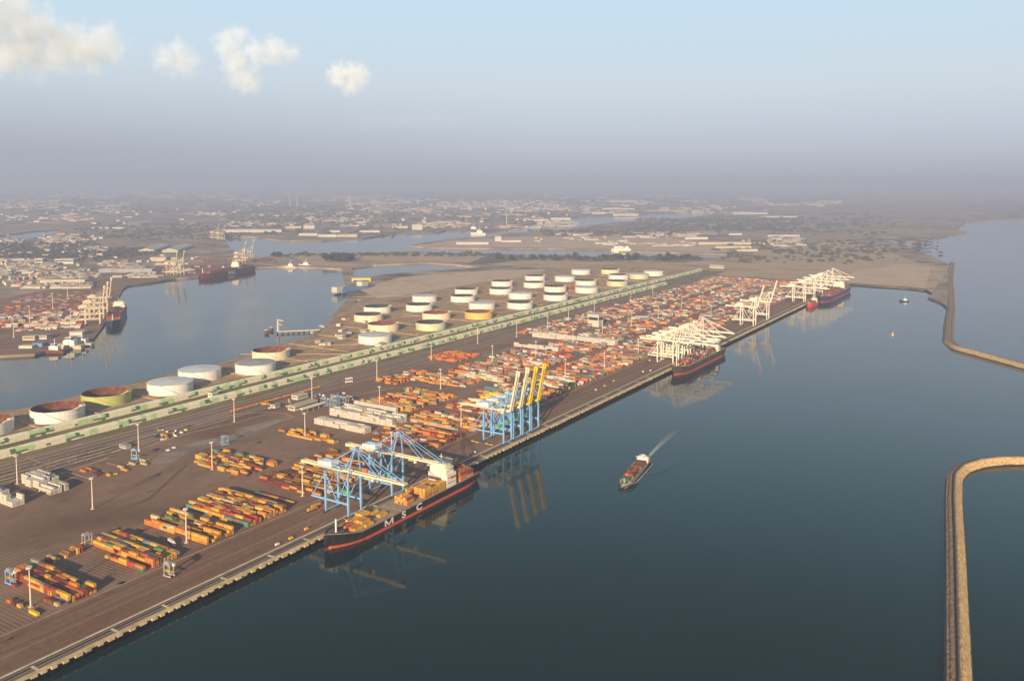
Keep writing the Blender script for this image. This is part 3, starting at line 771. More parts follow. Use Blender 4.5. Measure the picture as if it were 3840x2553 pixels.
pr = {'up': quay_crane('quay_crane', 'oldw', 'oldw', 'oldw', 82, None, 42, -46, 60, 'oldw', None)}
b0, b1 = Vector((*G(372, 1243), 0)), Vector((*G(470, 1085), 0))
dv = (b1 - b0).normalized(); rzq = math.atan2(dv.y, dv.x) - PI / 2
nv = Vector((dv.y, -dv.x, 0))
cl = []
for k, d in enumerate((112, 205, 315)):
    p = b0 + dv * d - nv * 8
    cl.append(('up', p.x, p.y, rzq, f'weathered cream crane with raised boom, {ORD[k]} from the corner on the opposite basin quay'))
c0 = Vector((*G(661, 1042), 0)); c1 = Vector((*G(560, 1057), 0)); dv2 = (c0 - c1).normalized()
for k, px in enumerate((658, 684)):
    p = Vector((*G(px, 1036), 0)); cl.append(('up', p.x, p.y, math.atan2(dv2.y, dv2.x) - PI / 2, ('cream crane of the far basin pair, the one away from the maroon ship', 'cream crane of the far basin pair, the one nearer the maroon ship')[k]))
for k, (px, py, lb) in enumerate(((815, 900, 'faint old crane on the far channel quay, left of a tight far pair'), (838, 903, 'faint old crane on the far channel quay, right of a tight far pair'), (915, 990, 'old cream crane behind the stern of the maroon ship'), (945, 980, 'old cream crane beyond the stern of the maroon ship, nearer the lock'))):
    p = Vector((*G(px, py), 0)); cl.append(('up', p.x, p.y, math.atan2(dv2.y, dv2.x) - PI / 2, lb))
place(pr, cl, 'quay crane', 'old cream cranes on the opposite side of the basin')

# ------------------------------------------------------------------ ships
POOL = []                         # every container: dict(x, y, z, rz, ln, col, label parts)
def add_ct(x, y, z, ln, along, col, where='', rz=0.0, h=2.6):
    POOL.append((x, y, z, ln, along, col, where, rz, h))

def ship(name, label, cat, bow, stern, beam, deck_z, hull, boot, deckm, fore=4.0, house=.74, house_l=14.0, house_h=24.0, cargo=None, text=None, housem='warmw', hatches=True, funnel='cream'):
    """bow, stern: waterline points in the world; the hull is lofted along the line between them"""
    B0, S0 = Vector((*bow, 0)), Vector((*stern, 0)); ax = (S0 - B0); Ln = ax.length; ax.normalize()
    rz = math.atan2(ax.y, ax.x) - PI / 2                       # local +y runs from bow to stern
    root = tag(empty(name, (B0.x, B0.y, WZ), rz), label, cat)
    hb = beam / 2; dz = deck_z - WZ
    def half(t, lvl):
        e0 = (.20, .15, .11)[lvl]; bowp = (.025, .012, -.012)[lvl]
        f = min(1, max(0, (t - bowp) / (e0 - bowp + .02))); f = math.sin(f * PI / 2) ** .8
        aft = (.55, .8, .94)[lvl]
        if t > .86: f *= 1 - (1 - aft) * ((t - .86) / .14) ** 2
        return hb * f
    ts = [-.012, 0, .012, .025, .045, .07, .10, .14, .18, .24, .4, .6, .8, .86, .9, .95, 1.0]
    def zt(t): return dz + fore * max(0, 1 - max(t, 0) / .13) ** .7 if t < .13 else dz
    def strip(nm, lv0, z0f, lv1, z1f, m_, extra=0.0):
        mb = MB(); vs = []; 
        for t_ in ts:
            for sgn in (-1, 1): vs += [(sgn * (half(t_, lv0) + extra), Ln * t_, z0f(t_)), (sgn * (half(t_, lv1) + extra), Ln * t_, z1f(t_))]
        fs = []
        for i in range(len(ts) - 1):
            o = 4 * i
            fs += [(o, o + 1, o + 5, o + 4), (o + 2, o + 6, o + 7, o + 3)]
        e = 4 * (len(ts) - 1); fs.append((e, e + 1, e + 3, e + 2))
        mb.add(vs, fs); return mb.build(nm, m_, root)
    bt_ = 3.3 if Ln > 200 else 2.2
    strip('hull', 1, lambda t_: bt_, 2, zt, hull)
    strip('boot_stripe', 0, lambda t_: -2.0, 1, lambda t_: bt_, boot)
    dk = MB(); vs = []
    for t_ in ts: vs += [(-half(t_, 2) + .35, Ln * t_, zt(t_) - 1.0), (half(t_, 2) - .35, Ln * t_, zt(t_) - 1.0)]
    dk.add(vs, [(2 * i, 2 * i + 1, 2 * i + 3, 2 * i + 2) for i in range(len(ts) - 1)]); dk.build('deck', deckm, root)
    rl = MB()
    for i in range(len(ts) - 1):
        for sgn in (-1, 1):
            a, c = (sgn * (half(ts[i], 2) - .1), Ln * ts[i], zt(ts[i]) + .15), (sgn * (half(ts[i + 1], 2) - .1), Ln * ts[i + 1], zt(ts[i + 1]) + .15)
            if (Vector(a) - Vector(c)).length > .01: rl.bar(a, c, .5, .5)
    rl.build('bulwark_rail', 'hatch' if hull != 'scarlet' else 'redp', root)
    # forecastle gear and mast
    MB().tube((0, Ln * .055, dz + fore * .5), (0, Ln * .055, dz + fore * .5 + max(6, Ln * .055)), max(.4, Ln * .0035), None, 8).build('foremast', 'white', root)
    wn = MB()
    for sgn in (-1, 1): wn.box(sgn * hb * .28 - 1.2, sgn * hb * .28 + 1.2, Ln * .075, Ln * .092, dz + .4, dz + fore * .6 + 1.2)
    wn.build('windlass', 'dark', root)
    # superstructure
    ys = Ln * house; hw = hb * .86; z0 = dz - 1
    hh = MB(); lvls = max(3, int(house_h / 3.2)); st = house_h / lvls
    hh.box(-hw, hw, ys, ys + house_l, z0, z0 + house_h * .55)
    hh.box(-hw * .86, hw * .86, ys + .8, ys + house_l * .85, z0 + house_h * .55, z0 + house_h * .8)
    hh.box(-hw * .72, hw * .72, ys + .8, ys + house_l * .7, z0 + house_h * .8, z0 + house_h)
    ho = hh.build('accommodation', housem, root)
    wb = MB()
    for k in range(0, int(lvls * .5), 2): wb.box(-hw + 1.5, hw - 1.5, ys - .05, ys + .1, z0 + st * k + st * .62, z0 + st * k + st * .82)
    for k in range(1, int(lvls * .5), 2):
        for sgn in (-1, 1): wb.box(sgn * hw - .08, sgn * hw + .08, ys + 1.2, ys + house_l - 1.2, z0 + st * k + st * .62, z0 + st * k + st * .8)
    wb.box(-hw * .70, hw * .70, ys + .72, ys + .9, z0 + house_h - 1.8, z0 + house_h - .6)
    wb.build('window_band', 'glass', ho)
    MB().box(-hb, hb, ys - .6, ys + house_l * .45, z0 + house_h * .8, z0 + house_h * .8 + .5).build('bridge_wing', housem, ho)
    MB().tube((0, ys + house_l * .4, z0 + house_h), (0, ys + house_l * .4, z0 + house_h + house_h * .3), .5, .3, 6).bar((-3, ys + house_l * .4, z0 + house_h * 1.18), (3, ys + house_l * .4, z0 + house_h * 1.18), .4).build('radar_mast', 'white', ho)
    MB().box(-hw * .34, hw * .34, ys + house_l + 1, ys + house_l * 1.28 + 1, z0, z0 + house_h * .96).build('funnel', funnel, root)
    lb = MB()
    for sgn in (-1, 1): lb.bar((sgn * (hw + .6), ys + house_l * .3, z0 + house_h * .4), (sgn * (hw + .6), ys + house_l * .85, z0 + house_h * .4), 1.8, 1.6)
    lb.build('lifeboat', 'orange', root)
    # hatch covers
    pitch = 14.0 if Ln > 150 else 13.4
    yb = Ln * .115; bays = []
    while yb + 12.6 < Ln * .985:
        if yb + 12.6 < ys - 1 or yb > ys + house_l * 1.3 + 2: bays.append(yb)
        yb += pitch
    if hatches:
        for k, yb in enumerate(bays):
            wdt = min(half((yb + 1) / Ln, 2), half((yb + 12) / Ln, 2)) - 1.6
            hc = MB(); n = 3
            for j in range(n): hc.box(-wdt + 2 * wdt * j / n + .2, -wdt + 2 * wdt * (j + 1) / n - .2, yb, yb + 12.6, dz - 1, dz + .9)
            hc.build('hatch_cover', 'hatch', root)
    if text:
        for ch, yy, sz, sd in text:
            if ch == 'M':
                lm = MB(); xx = max(half(yy / Ln, 1), half((yy + 12) / Ln, 2)) + .2; zb, zt_ = bt_ + .45, bt_ + 6.8
                for p, q in (((0, 0), (0, 1)), ((11.5, 0), (11.5, 1)), ((.3, 1), (5.75, .02)), ((11.2, 1), (5.75, .02))):
                    ya, yb3 = yy + p[0], yy + q[0]; za, zb3 = zb + (zt_ - zb) * p[1], zb + (zt_ - zb) * q[1]; w_ = 1.15
                    k_ = .03 if p[0] in (0, 11.5) else .0
                    lm.add([(xx + k_, ya - w_, za), (xx + k_, ya + w_, za), (xx + k_, yb3 + w_, zb3), (xx + k_, yb3 - w_, zb3)], [(0, 1, 2, 3)])
                lm.build('letter', 'white', root); continue
            cu = bpy.data.curves.new('letter', 'FONT'); cu.body = ch; cu.size = sz; cu.extrude = .03; cu.offset = sz * (.012 if ch == 'M' else .03)
            tmp = bpy.data.objects.new('letter', cu); C.objects.link(tmp)
            dg = bpy.context.evaluated_depsgraph_get(); me = bpy.data.meshes.new_from_object(tmp.evaluated_get(dg))
            bpy.data.objects.remove(tmp); me.materials.clear(); me.materials.append(M['white'])
            xx = half(yy / Ln, 1) + .12; xt = half(yy / Ln, 2) + .12
            o = bpy.data.objects.new('letter', me); C.objects.link(o); o.parent = root
            mw = Matrix(((0, 0, 1, 0), (1, 0, 0, 0), (0, 1, 0, 0), (0, 0, 0, 1)))
            o.matrix_local = Matrix.Translation((max(xx, xt) + .05, yy, bt_ + .25)) @ mw @ Matrix.Diagonal((1.75 if ch == 'M' else 1.55, 1, 1, 1))
    # deck cargo: cargo(bay index, number of bays) -> (tiers function)
    if cargo:
        R3 = Matrix.Rotation(rz, 3, 'Z')
        for k, yb in enumerate(bays):
            wdt = min(half((yb + 1) / Ln, 2), half((yb + 12) / Ln, 2)) - .8
            n = int(2 * wdt / 2.6)
            for j in range(n):
                lx = (j - (n - 1) / 2) * 2.55
                tiers, pal = cargo(k, len(bays), j, n, yb > ys)
                for q in range(tiers):
                    p = R3 @ Vector((lx, yb + 6.3, 0))
                    add_ct(B0.x + p.x, B0.y + p.y, deck_z + .95 + q * 2.6, 12.2, 'y', random.choice(pal), f'ship|{label}|{k}|{j}|{q}|{n}', rz)
    return root

NEARP = ['ochre'] * 6 + ['amber'] * 3 + ['orange'] * 2 + ['red', 'sand']
def cargo_msc(k, nb, j, n, aft):
    rr = random.random()
    if aft: return (3 + (rr < .5), ['orange', 'ochre', 'orange', 'red'])
    if k == 0: return ((1 if 1 < j < n - 1 else 0), ['orange', 'red', 'ochre'])
    if k == 1: return ((2 if n - 7 < j < n - 2 else 1 if j > n - 8 and rr < .9 else 1 if j < 3 else 0), NEARP)
    if k == 2: return ((2 if j < 4 else 0), NEARP)
    if k == 3: return ((1 if 1 < j < 9 and rr < .6 else 0), NEARP)
    if k == 6: return ((3 + (rr < .3) if 2 < j < n - 1 else 0), NEARP)
    if k == 7: return ((1 if j < 5 else 2 if n - 4 < j < n - 1 and rr < .5 else 0), NEARP)
    if k == 8: return ((4 if j > n - 7 else 2 if rr < .6 else 1), NEARP)
    if k == 9: return ((3 if j > n - 5 else 2 if rr < .7 else 1), NEARP)
    if k >= 10: return ((3 if j > n - 6 else 2), NEARP)
    return (0, NEARP)
MSCLBL = 'black container ship'
ship('container_ship', 'long black container ship with white letters and orange waterline under the blue cranes', 'ship', (-603, 612), (-603.5, 862), 32.0, 4.7, 'black', 'orange', 'deck', 6.5, .735, 18, 29,
     cargo_msc, [('M', 71, 9.6, 0), ('S', 98, 9.6, 0), ('C', 123, 9.6, 0)])
FARP = ['orange'] * 4 + ['red'] * 3 + ['maroon'] * 2 + ['blue', 'grey', 'white', 'teal']
def cargo_b(k, nb, j, n, aft):
    rr = random.random(); base = [1, 2, 1, 3, 2, 1, 2, 3, 2, 3][k % 10]
    return (max(0, base + (rr < .3) - (rr > .8) * 2), FARP)
ship('container_ship', 'olive-black container ship with red boot stripe under the first white cranes', 'ship', (-603, 1536), (-603, 1790), 32.0, 8.5, 'olive', 'orange', 'deckg', 4, .80, 13, 25, cargo_b) if False else None
M['olive'] = mat('hull_olive_black', (.06, .05, .03), .5, .3, .1)
ship('container_ship', 'olive-black container ship with red boot stripe under the first white cranes', 'ship', (-604, 1536), (-602, 1790), 32.0, 8.5, 'olive', 'orange', 'deckg', 4, .82, 13, 25, cargo_b)
def cargo_r(k, nb, j, n, aft):
    rr = random.random(); return (2 + (rr < .4) - (rr > .85), ['red'] * 4 + ['maroon', 'orange', 'maroon', 'grey'])
ship('container_ship', 'far dark blue and red container ship loaded with red boxes under the last white cranes', 'ship', (-601, 2720), (-598, 3060), 42.0, 10, 'navy', 'scarlet', 'deck', 4, .7, 14, 30, cargo_r)
def cargo_s(k, nb, j, n, aft): return (2, ['red', 'red', 'scarlet'] if False else ['red', 'red', 'orange'])
ship('feeder_ship', 'small bright red ship with a white bridge moored ahead of the far container ship', 'ship', (-608, 2592), (-606, 2686), 18.0, 2.5, 'scarlet', 'scarlet', 'redp', 3, .72, 11, 15, cargo_s)
# ships across the basin
def cargo_d(k, nb, j, n, aft):
    rr = random.random(); return (2 + (rr < .4), ['red'] * 3 + ['maroon', 'orange', 'brown', 'orange'])
e0 = b0 + dv * 85 + nv * 22; e1 = b0 + dv * 360 + nv * 22
ship('container_ship', 'dark navy container ship with red boxes moored by the old cream cranes', 'ship', (e0.x, e0.y), (e1.x, e1.y), 36.0, 9, 'navy', 'navy', 'deck', 4, .78, 13, 26, cargo_d)
p0, p1 = G(748, 1047, WZ), G(944, 1014, WZ)
ship('container_ship', 'far maroon container ship with small white letters across the basin', 'ship', p0, p1, 42.0, 12, 'maroon', 'maroon', 'deck', 4, .66, 14, 30, cargo_d, [('MSC', 150, 16, 0)])
# the vessel under way, its wake
FPAL = ['brown', 'red', 'maroon', 'brown', 'orange']
def cargo_f(k, nb, j, n, aft):
    return ((1 if j < n - 1 else 0) if k in (0,) else 2 if k in (1, 2) else 1 if k in (4, 5) else 0, ['green', 'teal', 'green'] if k == 0 else FPAL)
fb, fs_ = (-428, 930), (-447, 1041)
ship('coaster', 'small cargo ship under way in open water, white bridge aft, rusty boxes amidships', 'ship', fb, fs_, 17.0, -2.4, 'steel', 'dark', 'deckg', 2.0, .86, 8, 8, cargo_f, None, 'white', True, 'redp')
wx = Vector((fs_[0] - fb[0], fs_[1] - fb[1], 0)).normalized(); wn_ = Vector((wx.y, -wx.x, 0)); S_ = Vector((fs_[0], fs_[1], 0))
b_ = MB(); seg = 26
vs = []
for k in range(seg + 1):
    d = 165 * k / seg; ww = 1.6 + d * .022
    c_ = S_ + wx * d + wn_ * (.0004 * d * d)
    vs += [tuple(c_ - wn_ * ww + Vector((0, 0, WZ + .12))), tuple(c_ + wn_ * ww + Vector((0, 0, WZ + .12)))]
b_.add(vs, [(2 * i, 2 * i + 1, 2 * i + 3, 2 * i + 2) for i in range(seg)])
for sgn in (-1, 1):                                            # foam lines along the sides
    vs = []
    for k in range(13):
        t_ = k / 12; c_ = Vector((fb[0], fb[1], 0)) + wx * (t_ * 105 + 1) + wn_ * sgn * (2 + 7.2 * min(1, t_ * 4) + 3.0 * t_)
        q = .9 * (1 - t_ * .6)
        vs += [tuple(c_ - wn_ * q + Vector((0, 0, WZ + .12))), tuple(c_ + wn_ * q + Vector((0, 0, WZ + .12)))]
    b_.add(vs, [(2 * i, 2 * i + 1, 2 * i + 3, 2 * i + 2) for i in range(12)])
tag(b_.build('wake_foam', 'foam'), 'thin pale wake trailing behind the small cargo ship', 'wake', None, 'stuff')
b_ = MB()                                                      # diverging wake waves: long low swells
for sgn in (-1, 1):
    for k in range(15):
        st_ = S_ + wx * (-60 + k * 17) + wn_ * sgn * (13 + k * 4.6)
        dr = (wx * .86 + wn_ * sgn * .5).normalized(); pr_ = Vector((dr.y, -dr.x, 0))
        ln_ = 48 + k * 2.0; hgt = .34 * (1 - k / 20)
        vs = []
        for j in range(9):
            c_ = st_ + dr * (ln_ * j / 8) + pr_ * math.sin(j * .5) * 1.0; env = math.sin(PI * j / 8)
            vs += [tuple(c_ - pr_ * 3.6 + Vector((0, 0, WZ + .005))), tuple(c_ + Vector((0, 0, WZ + .01 + hgt * env))), tuple(c_ + pr_ * 3.6 + Vector((0, 0, WZ + .005)))]
        b_.add(vs, [f for j in range(8) for f in ((3 * j, 3 * j + 1, 3 * j + 4, 3 * j + 3), (3 * j + 1, 3 * j + 2, 3 * j + 5, 3 * j + 4))])
tag(b_.build('wake_waves', 'water', smooth=True), 'long low wake waves spreading from the small cargo ship', 'waves', None, 'stuff')

# pilot boat, buoy, ferry
def small_boat(name, label, pos, heading, Ln, hull, cat='boat'):
    root = tag(empty(name, (pos[0], pos[1], WZ), heading), label, cat)
    h = MB(); hb = Ln * .16
    prof = [(0, .02), (.12, .55), (.3, .95), (.6, 1), (1, .85)]
    vs = []
    for t_, f_ in prof: vs += [(-hb * f_ * .8, Ln * t_, -.6), (-hb * f_, Ln * t_, Ln * .11 + Ln * .05 * (1 - t_)), (hb * f_, Ln * t_, Ln * .11 + Ln * .05 * (1 - t_)), (hb * f_ * .8, Ln * t_, -.6)]
    fs = []
    for i in range(4):
        o = 4 * i; fs += [(o, o + 1, o + 5, o + 4), (o + 1, o + 2, o + 6, o + 5), (o + 2, o + 3, o + 7, o + 6)]
    fs.append((16, 17, 18, 19)); h.add(vs, fs); h.build('hull', hull, root)
    MB().box(-hb * .7, hb * .7, Ln * .42, Ln * .78, Ln * .11, Ln * .27).box(-hb * .5, hb * .5, Ln * .46, Ln * .66, Ln * .27, Ln * .36).build('wheelhouse', 'white', root)
    MB().box(-hb * .52, hb * .52, Ln * .457, Ln * .662, Ln * .30, Ln * .345).build('window_band', 'glass', root)
    MB().tube((0, Ln * .6, Ln * .36), (0, Ln * .6, Ln * .55), Ln * .012, None, 6).build('mast', 'white', root)
    return root
tp = G(3372, 1130, WZ); tq = G(3420, 1132, WZ)
th = math.atan2(tq[1] - tp[1], tq[0] - tp[0]) - PI / 2
small_boat('tug_boat', 'small white-cabined dark boat heading away from the far breakwater', tp, th, 28, 'navy')
b_ = MB(); d_ = Vector((tq[0] - tp[0], tq[1] - tp[1], 0)).normalized(); n_ = Vector((d_.y, -d_.x, 0)); p_ = Vector((*tp, 0)) + d_ * 28
b_.add([tuple(p_ - n_ * 3 + Vector((0, 0, WZ + .15))), tuple(p_ + n_ * 3 + Vector((0, 0, WZ + .15))), tuple(p_ + d_ * 110 + n_ * 8 + Vector((0, 0, WZ + .15))), tuple(p_ + d_ * 110 - n_ * 8 + Vector((0, 0, WZ + .15)))], [(0, 3, 2, 1)])
b_.v = [(v[0], v[1] - p_.y + 1100, v[2]) for v in b_.v]; tw = b_.build('wake_foam', 'foam'); tw.location.y = p_.y - 1100
tag(tw, 'short pale wake behind the small tug', 'wake', None, 'stuff')
bx_, by_ = G(3347, 1257, WZ)
ro = tag(empty('buoy', (bx_, by_, WZ)), 'yellow buoy floating alone in the turning basin', 'buoy')
MB().tube((0, 0, -.5), (0, 0, 2.4), 3.2, 2.8, 12).build('float', 'yellow', ro); MB().tube((0, 0, 2.4), (0, 0, 8), 1.5, .5, 8).build('lattice_tower', 'yellow', ro)
fx_, fy_ = G(2293, 944, WZ); f2 = G(2365, 944, WZ)
ship('ferry', 'white car ferry in the far channel beyond the tank field', 'ferry', (fx_, fy_), f2, 24, 10, 'warmw', 'warmw', 'warmw', 1, .12, 60, 14, None, None, 'white', False, 'white')
for k, (px, py, lb) in enumerate(((1062, 1004, 'cream coaster lying in the lock mouth'), (1120, 998, 'pale little boat moored on the lock wall'), (1745, 866, 'reddish tanker moored at the far refinery quay'), (1765, 880, 'white coaster in the far channel by the refinery'))):
    q = G(px, py, WZ); small_boat('moored_boat', lb, q, R_(-70), 60 if k < 2 else 110, ('oldw', 'white', 'maroon', 'white')[k], 'boat')


# ------------------------------------------------------------------ container yard
MIDP = ['ochre'] * 5 + ['orange'] * 5 + ['red'] * 3 + ['maroon'] * 3 + ['brown'] * 3 + ['amber', 'amber', 'sand', 'sand', 'white', 'grey', 'grey', 'teal']
MIXP = ['ochre'] * 17 + ['amber'] * 5 + ['orange'] * 5 + ['red'] * 3 + ['maroon'] * 4 + ['brown'] * 4 + ['teal', 'green', 'blue', 'grey', 'grey', 'sand', 'sand']
FARP2 = ['orange'] * 6 + ['red'] * 3 + ['maroon'] * 3 + ['brown'] * 3 + ['grey'] * 6 + ['white'] * 5 + ['sand'] * 2 + ['blue'] * 2 + ['teal', 'sand', 'ochre', 'green']
GREYP = ['maroon'] * 4 + ['grey'] * 7 + ['white'] * 4 + ['brown'] * 3 + ['red'] * 2 + ['blue'] * 4 + ['orange'] * 4 + ['sand', 'sand', 'sand', 'teal', 'teal', 'ochre']
REEF = ['white']
PITCH = 12.55
def block(name, x0, x1, y0, y1, pal, fill=.85, tiers=(1, 2, 3), wts=(3, 5, 2), coh=.5, gap=.0, pitch=3.9, h=2.6, trim=.25):
    """rows of boxes, long axis across the quay; slot 0 is the one nearest the quay (x1)"""
    ns = max(1, int((x1 - x0) / PITCH + .3)); nr = max(1, int((y1 - y0) / pitch + .6))
    last = None
    for r in range(nr):
        y = y0 + r * pitch + 1.25
        if random.random() < gap: continue
        base = random.choices(tiers, wts)[0]; rowp = random.choice(pal)
        a = 0 if random.random() > trim else random.randint(0, ns // 3); z_ = ns if random.random() > trim else ns - random.randint(0, ns // 3)
        for s_ in range(a, z_):
            if random.random() > fill: continue
            x = x1 - (s_ + .5) * PITCH
            t_ = base if random.random() < .65 else random.choices(tiers, wts)[0]
            two = random.random() < .22
            for q in range(t_):
                c1 = rowp if random.random() < coh else random.choice(pal)
                if two:
                    add_ct(x - 3.1, y, q * h, 6.06, 'x', c1, f'{name}|{r}|{s_}|{q}|{t_}'); add_ct(x + 3.1, y, q * h, 6.06, 'x', random.choice(pal), f'{name}|{r}|{s_}|{q}|{t_}b')
                else: add_ct(x, y, q * h, 12.19, 'x', c1, f'{name}|{r}|{s_}|{q}|{t_}')
XF = -703.0
def single(x, y, z, ln, col, words): add_ct(x, y, z, ln, 'x', col, 'own|' + words)
single(-749, 380, 0, 6.06, 'orange', 'orange short container lying alone on the slots near the photo edge')
single(-741, 380, 0, 6.06, 'maroon', 'maroon short container in the middle of a low lone row')
single(-733, 380.2, 0, 6.06, 'amber', 'amber short container beside the first light mast')
single(-711, 380, 0, 12.19, 'yel', 'bright yellow long container right beside the first light mast')
single(-724, 398, 0, 6.06, 'red', 'red short container before the front block, away from the quay')
single(-717, 398.3, 0, 6.06, 'brown', 'brown short container in the small row before the front block')
single(-709, 398.5, 0, 6.06, 'sand', 'sand-coloured short container before the front block, quay end of its row')
single(-775, 398, 0, 6.06, 'red', 'red container on the ground beside the blue straddle carrier')
M['ct_yel'] = mat('container_yellow', (.72, .47, .015), .55, .1, .3); CC['yel'] = 1; CK.append('yel')
block('front block', -804, XF, 405, 433, MIXP, .96, (1, 2, 3), (1, 5, 5), .45, trim=.12)
for k in range(10):
    if k in (3,): continue
    for q in range(random.choice((1, 2, 2))): add_ct(-797 - (k % 3) * .6, 441 + k * 3.9, q * 2.6, 12.19 if k % 3 else 6.06, 'x', ('maroon', 'amber', 'sand', 'ochre', 'amber', 'brown', 'ochre', 'amber', 'red', 'red')[k], f'back row|{k}|0|{q}|2')
for k, (c_, l_) in enumerate((('green', 12.19), ('red', 12.19), ('ochre', 12.19), ('orange', 12.19), ('amber', 6.06))):
    for q in range(2 if k in (0, 1, 2) else 1): add_ct(-709 - k * PITCH, 478, q * 2.6, l_, 'x', c_ if q == 0 else ('orange', 'red', 'ochre')[k], f'low row|0|{k}|{q}|2')
block('second block', -804, XF, 487.5, 519, MIXP, .97, (1, 2, 3), (1, 6, 4), .45, trim=.08)
block('third block', -804, XF, 548, 583, MIXP, .97, (1, 2, 3), (2, 6, 1), .3, trim=.08)
block('fourth block', -800, XF, 600, 654, MIXP, .97, (1, 2, 3), (1, 6, 3), .4, trim=.08)
block('lone row', -775, -712, 672, 675, ['orange', 'brown', 'teal', 'orange', 'ochre'], .95, (1,), (1,), .3)
block('fifth block', -806, -700, 702, 748, MIXP, .9, (1, 2, 3), (3, 5, 3), .5)
block('sixth block', -808, -704, 754, 794, MIXP, .75, (1, 2, 3), (3, 5, 2), .5)
block('', -812, -735, 803, 834, MIDP, .7, (1, 2), (3, 4), .5)
block('', -800, -760, 852, 874, MIDP, .5, (1, 2), (3, 2), .5)
block('', -812, -700, 905, 988, MIDP, .84, (1, 2, 3), (4, 5, 1), .4, .06)
block('', -832, -700, 1006, 1072, MIDP, .82, (1, 2, 3), (4, 5, 1), .5, .12)
block('', -820, -704, 1100, 1164, MIDP, .76, (1, 2, 3), (4, 5, 1), .5, .15)
block('inner block', -945, -829, 704, 760, MIXP, .68, (1, 2), (4, 5), .4)
block('', -951, -832, 858, 880, ['orange', 'ochre', 'orange', 'amber'], .5, (1, 2), (3, 2), .5)
def reefers(x0, x1, y0, y1, t): block('', x0, x1, y0, y1, REEF + ['white', 'sand', 'white', 'white', 'white'], .96, t, [1] * len(t), .6, 0, 2.75, 2.9)
reefers(-931, -828, 921, 936, (2, 3)); reefers(-950, -818, 969, 1004, (3, 4)); reefers(-948, -862, 1031, 1037, (3,))
reefers(-1040, -1015, 499, 520, (2, 3)); reefers(-1014, -968, 499, 512, (2, 4)); reefers(-1040, -1002, 545, 574, (3, 4)); reefers(-1000, -969, 543, 566, (2, 3))
block('', -947, -848, 1046, 1088, MIDP, .8, (1, 2, 3), (3, 5, 2), .7, .1)
block('', -947, -840, 1102, 1172, MIDP + ['red'] * 2, .72, (1, 2, 3), (3, 5, 2), .65, .15)
block('', -1030, -972, 610, 622, ['red', 'amber', 'orange', 'maroon'], .6, (1,), (1,), .2); block('', -996, -970, 640, 680, ['red', 'sand', 'ochre'], .3, (1,), (1,), .2)
block('', -1042, -985, 1178, 1215, ['ochre', 'orange', 'ochre', 'maroon'], .6, (1, 2), (1, 1), .6); block('', -1040, -870, 1222, 1285, MIDP + ['grey', 'white', 'white'], .75, (1, 2), (1, 1), .5)
block('', -838, -704, 1190, 1290, MIDP + ['grey', 'grey', 'white', 'sand', 'maroon', 'maroon'], .74, (1, 2, 3), (3, 5, 1), .5, .14)
reefers(-935, -832, 1294, 1300, (3, 4))
ys = [(1312, 1412), (1440, 1575), (1600, 1712), (1742, 1858), (1890, 2008), (2040, 2150), (2182, 2300), (2332, 2450), (2485, 2600), (2640, 2760), (2800, 2960)]
for k, (ya, yb) in enumerate(ys):
    pal = FARP2 if k < 4 else GREYP
    block('', -812, -704, ya, yb, (['orange'] * 4 + ['red'] * 2 + FARP2) if k in (1, 2) else pal, .76 if k < 4 else .62, (1, 2, 3), (3, 5, 2), .5, .1 if k < 4 else .2)
    block('', -975 if k in (0, 1) else -950, -830, ya, yb, (['orange'] * 5 + ['red'] * 2 + FARP2) if k in (0, 1) else pal, .74 if k < 3 else .58, (1, 2, 3), (3, 5, 2), .5, .12 if k < 3 else .22)
    if k in (0,): block('', -1085, -1005, 1392, 1476, ['orange'] * 6 + ['red', 'maroon', 'ochre'], .7, (1, 2), (2, 3), .7)
    if k >= 3: block('', -1085, -972, ya, yb, pal, .5, (1, 2, 3), (4, 4, 1), .5, .2)
reefers(-1026, -814, 1722, 1738, (3, 4)); reefers(-1000, -890, 1600, 1606, (2, 3))
block('', -1100, -780, 2990, 3180, FARP2, .45, (1, 2), (2, 2), .5)
block('', -1500, -1330, 2560, 2640, ['red', 'orange', 'red', 'maroon'], .6, (1, 2), (1, 1), .5)

# containers of the terminal across the basin
def west_block(u0, u1, v0, v1, pal, fill, t):
    u = u0
    while u < u1:
        v = v0; c0_ = random.choice(pal)
        while v < v1:
            if random.random() < fill:
                p = b0 + dv * u - nv * v
                for q in range(random.choice(t)): add_ct(p.x, p.y, q * 2.6, 12.19, 'r', c0_ if random.random() < .6 else random.choice(pal), '', rzq)
            v += 13 if random.random() < .8 else 26
        u += 4.2 if random.random() < .8 else 14
RW = ['red'] * 2 + ['orange'] * 2 + ['white'] * 5 + ['grey'] * 3 + ['maroon', 'sand', 'ochre', 'grey', 'grey', 'blue', 'brown']
for (u0, u1, v0, v1, pal, fl, t_) in ((70, 120, 55, 190, RW, .8, (1, 2, 3)), (140, 190, 60, 250, ['white', 'white', 'sand', 'red'], .8, (2, 3)), (205, 262, 60, 290, RW, .8, (1, 2, 3)), (285, 345, 60, 330, RW, .7, (1, 2, 3)),
                                      (370, 430, 60, 340, ['orange', 'red', 'maroon', 'grey', 'sand', 'brown'], .7, (1, 2)), (460, 560, 40, 300, ['red', 'maroon', 'orange', 'grey', 'brown'], .5, (1, 2)), (600, 700, 30, 300, ['maroon', 'orange', 'grey', 'brown'], .45, (1, 2)), (740, 860, 40, 300, ['red', 'maroon', 'grey', 'brown'], .4, (1,))):
    west_block(u0, u1, v0, v1, pal, fl * .6, t_)
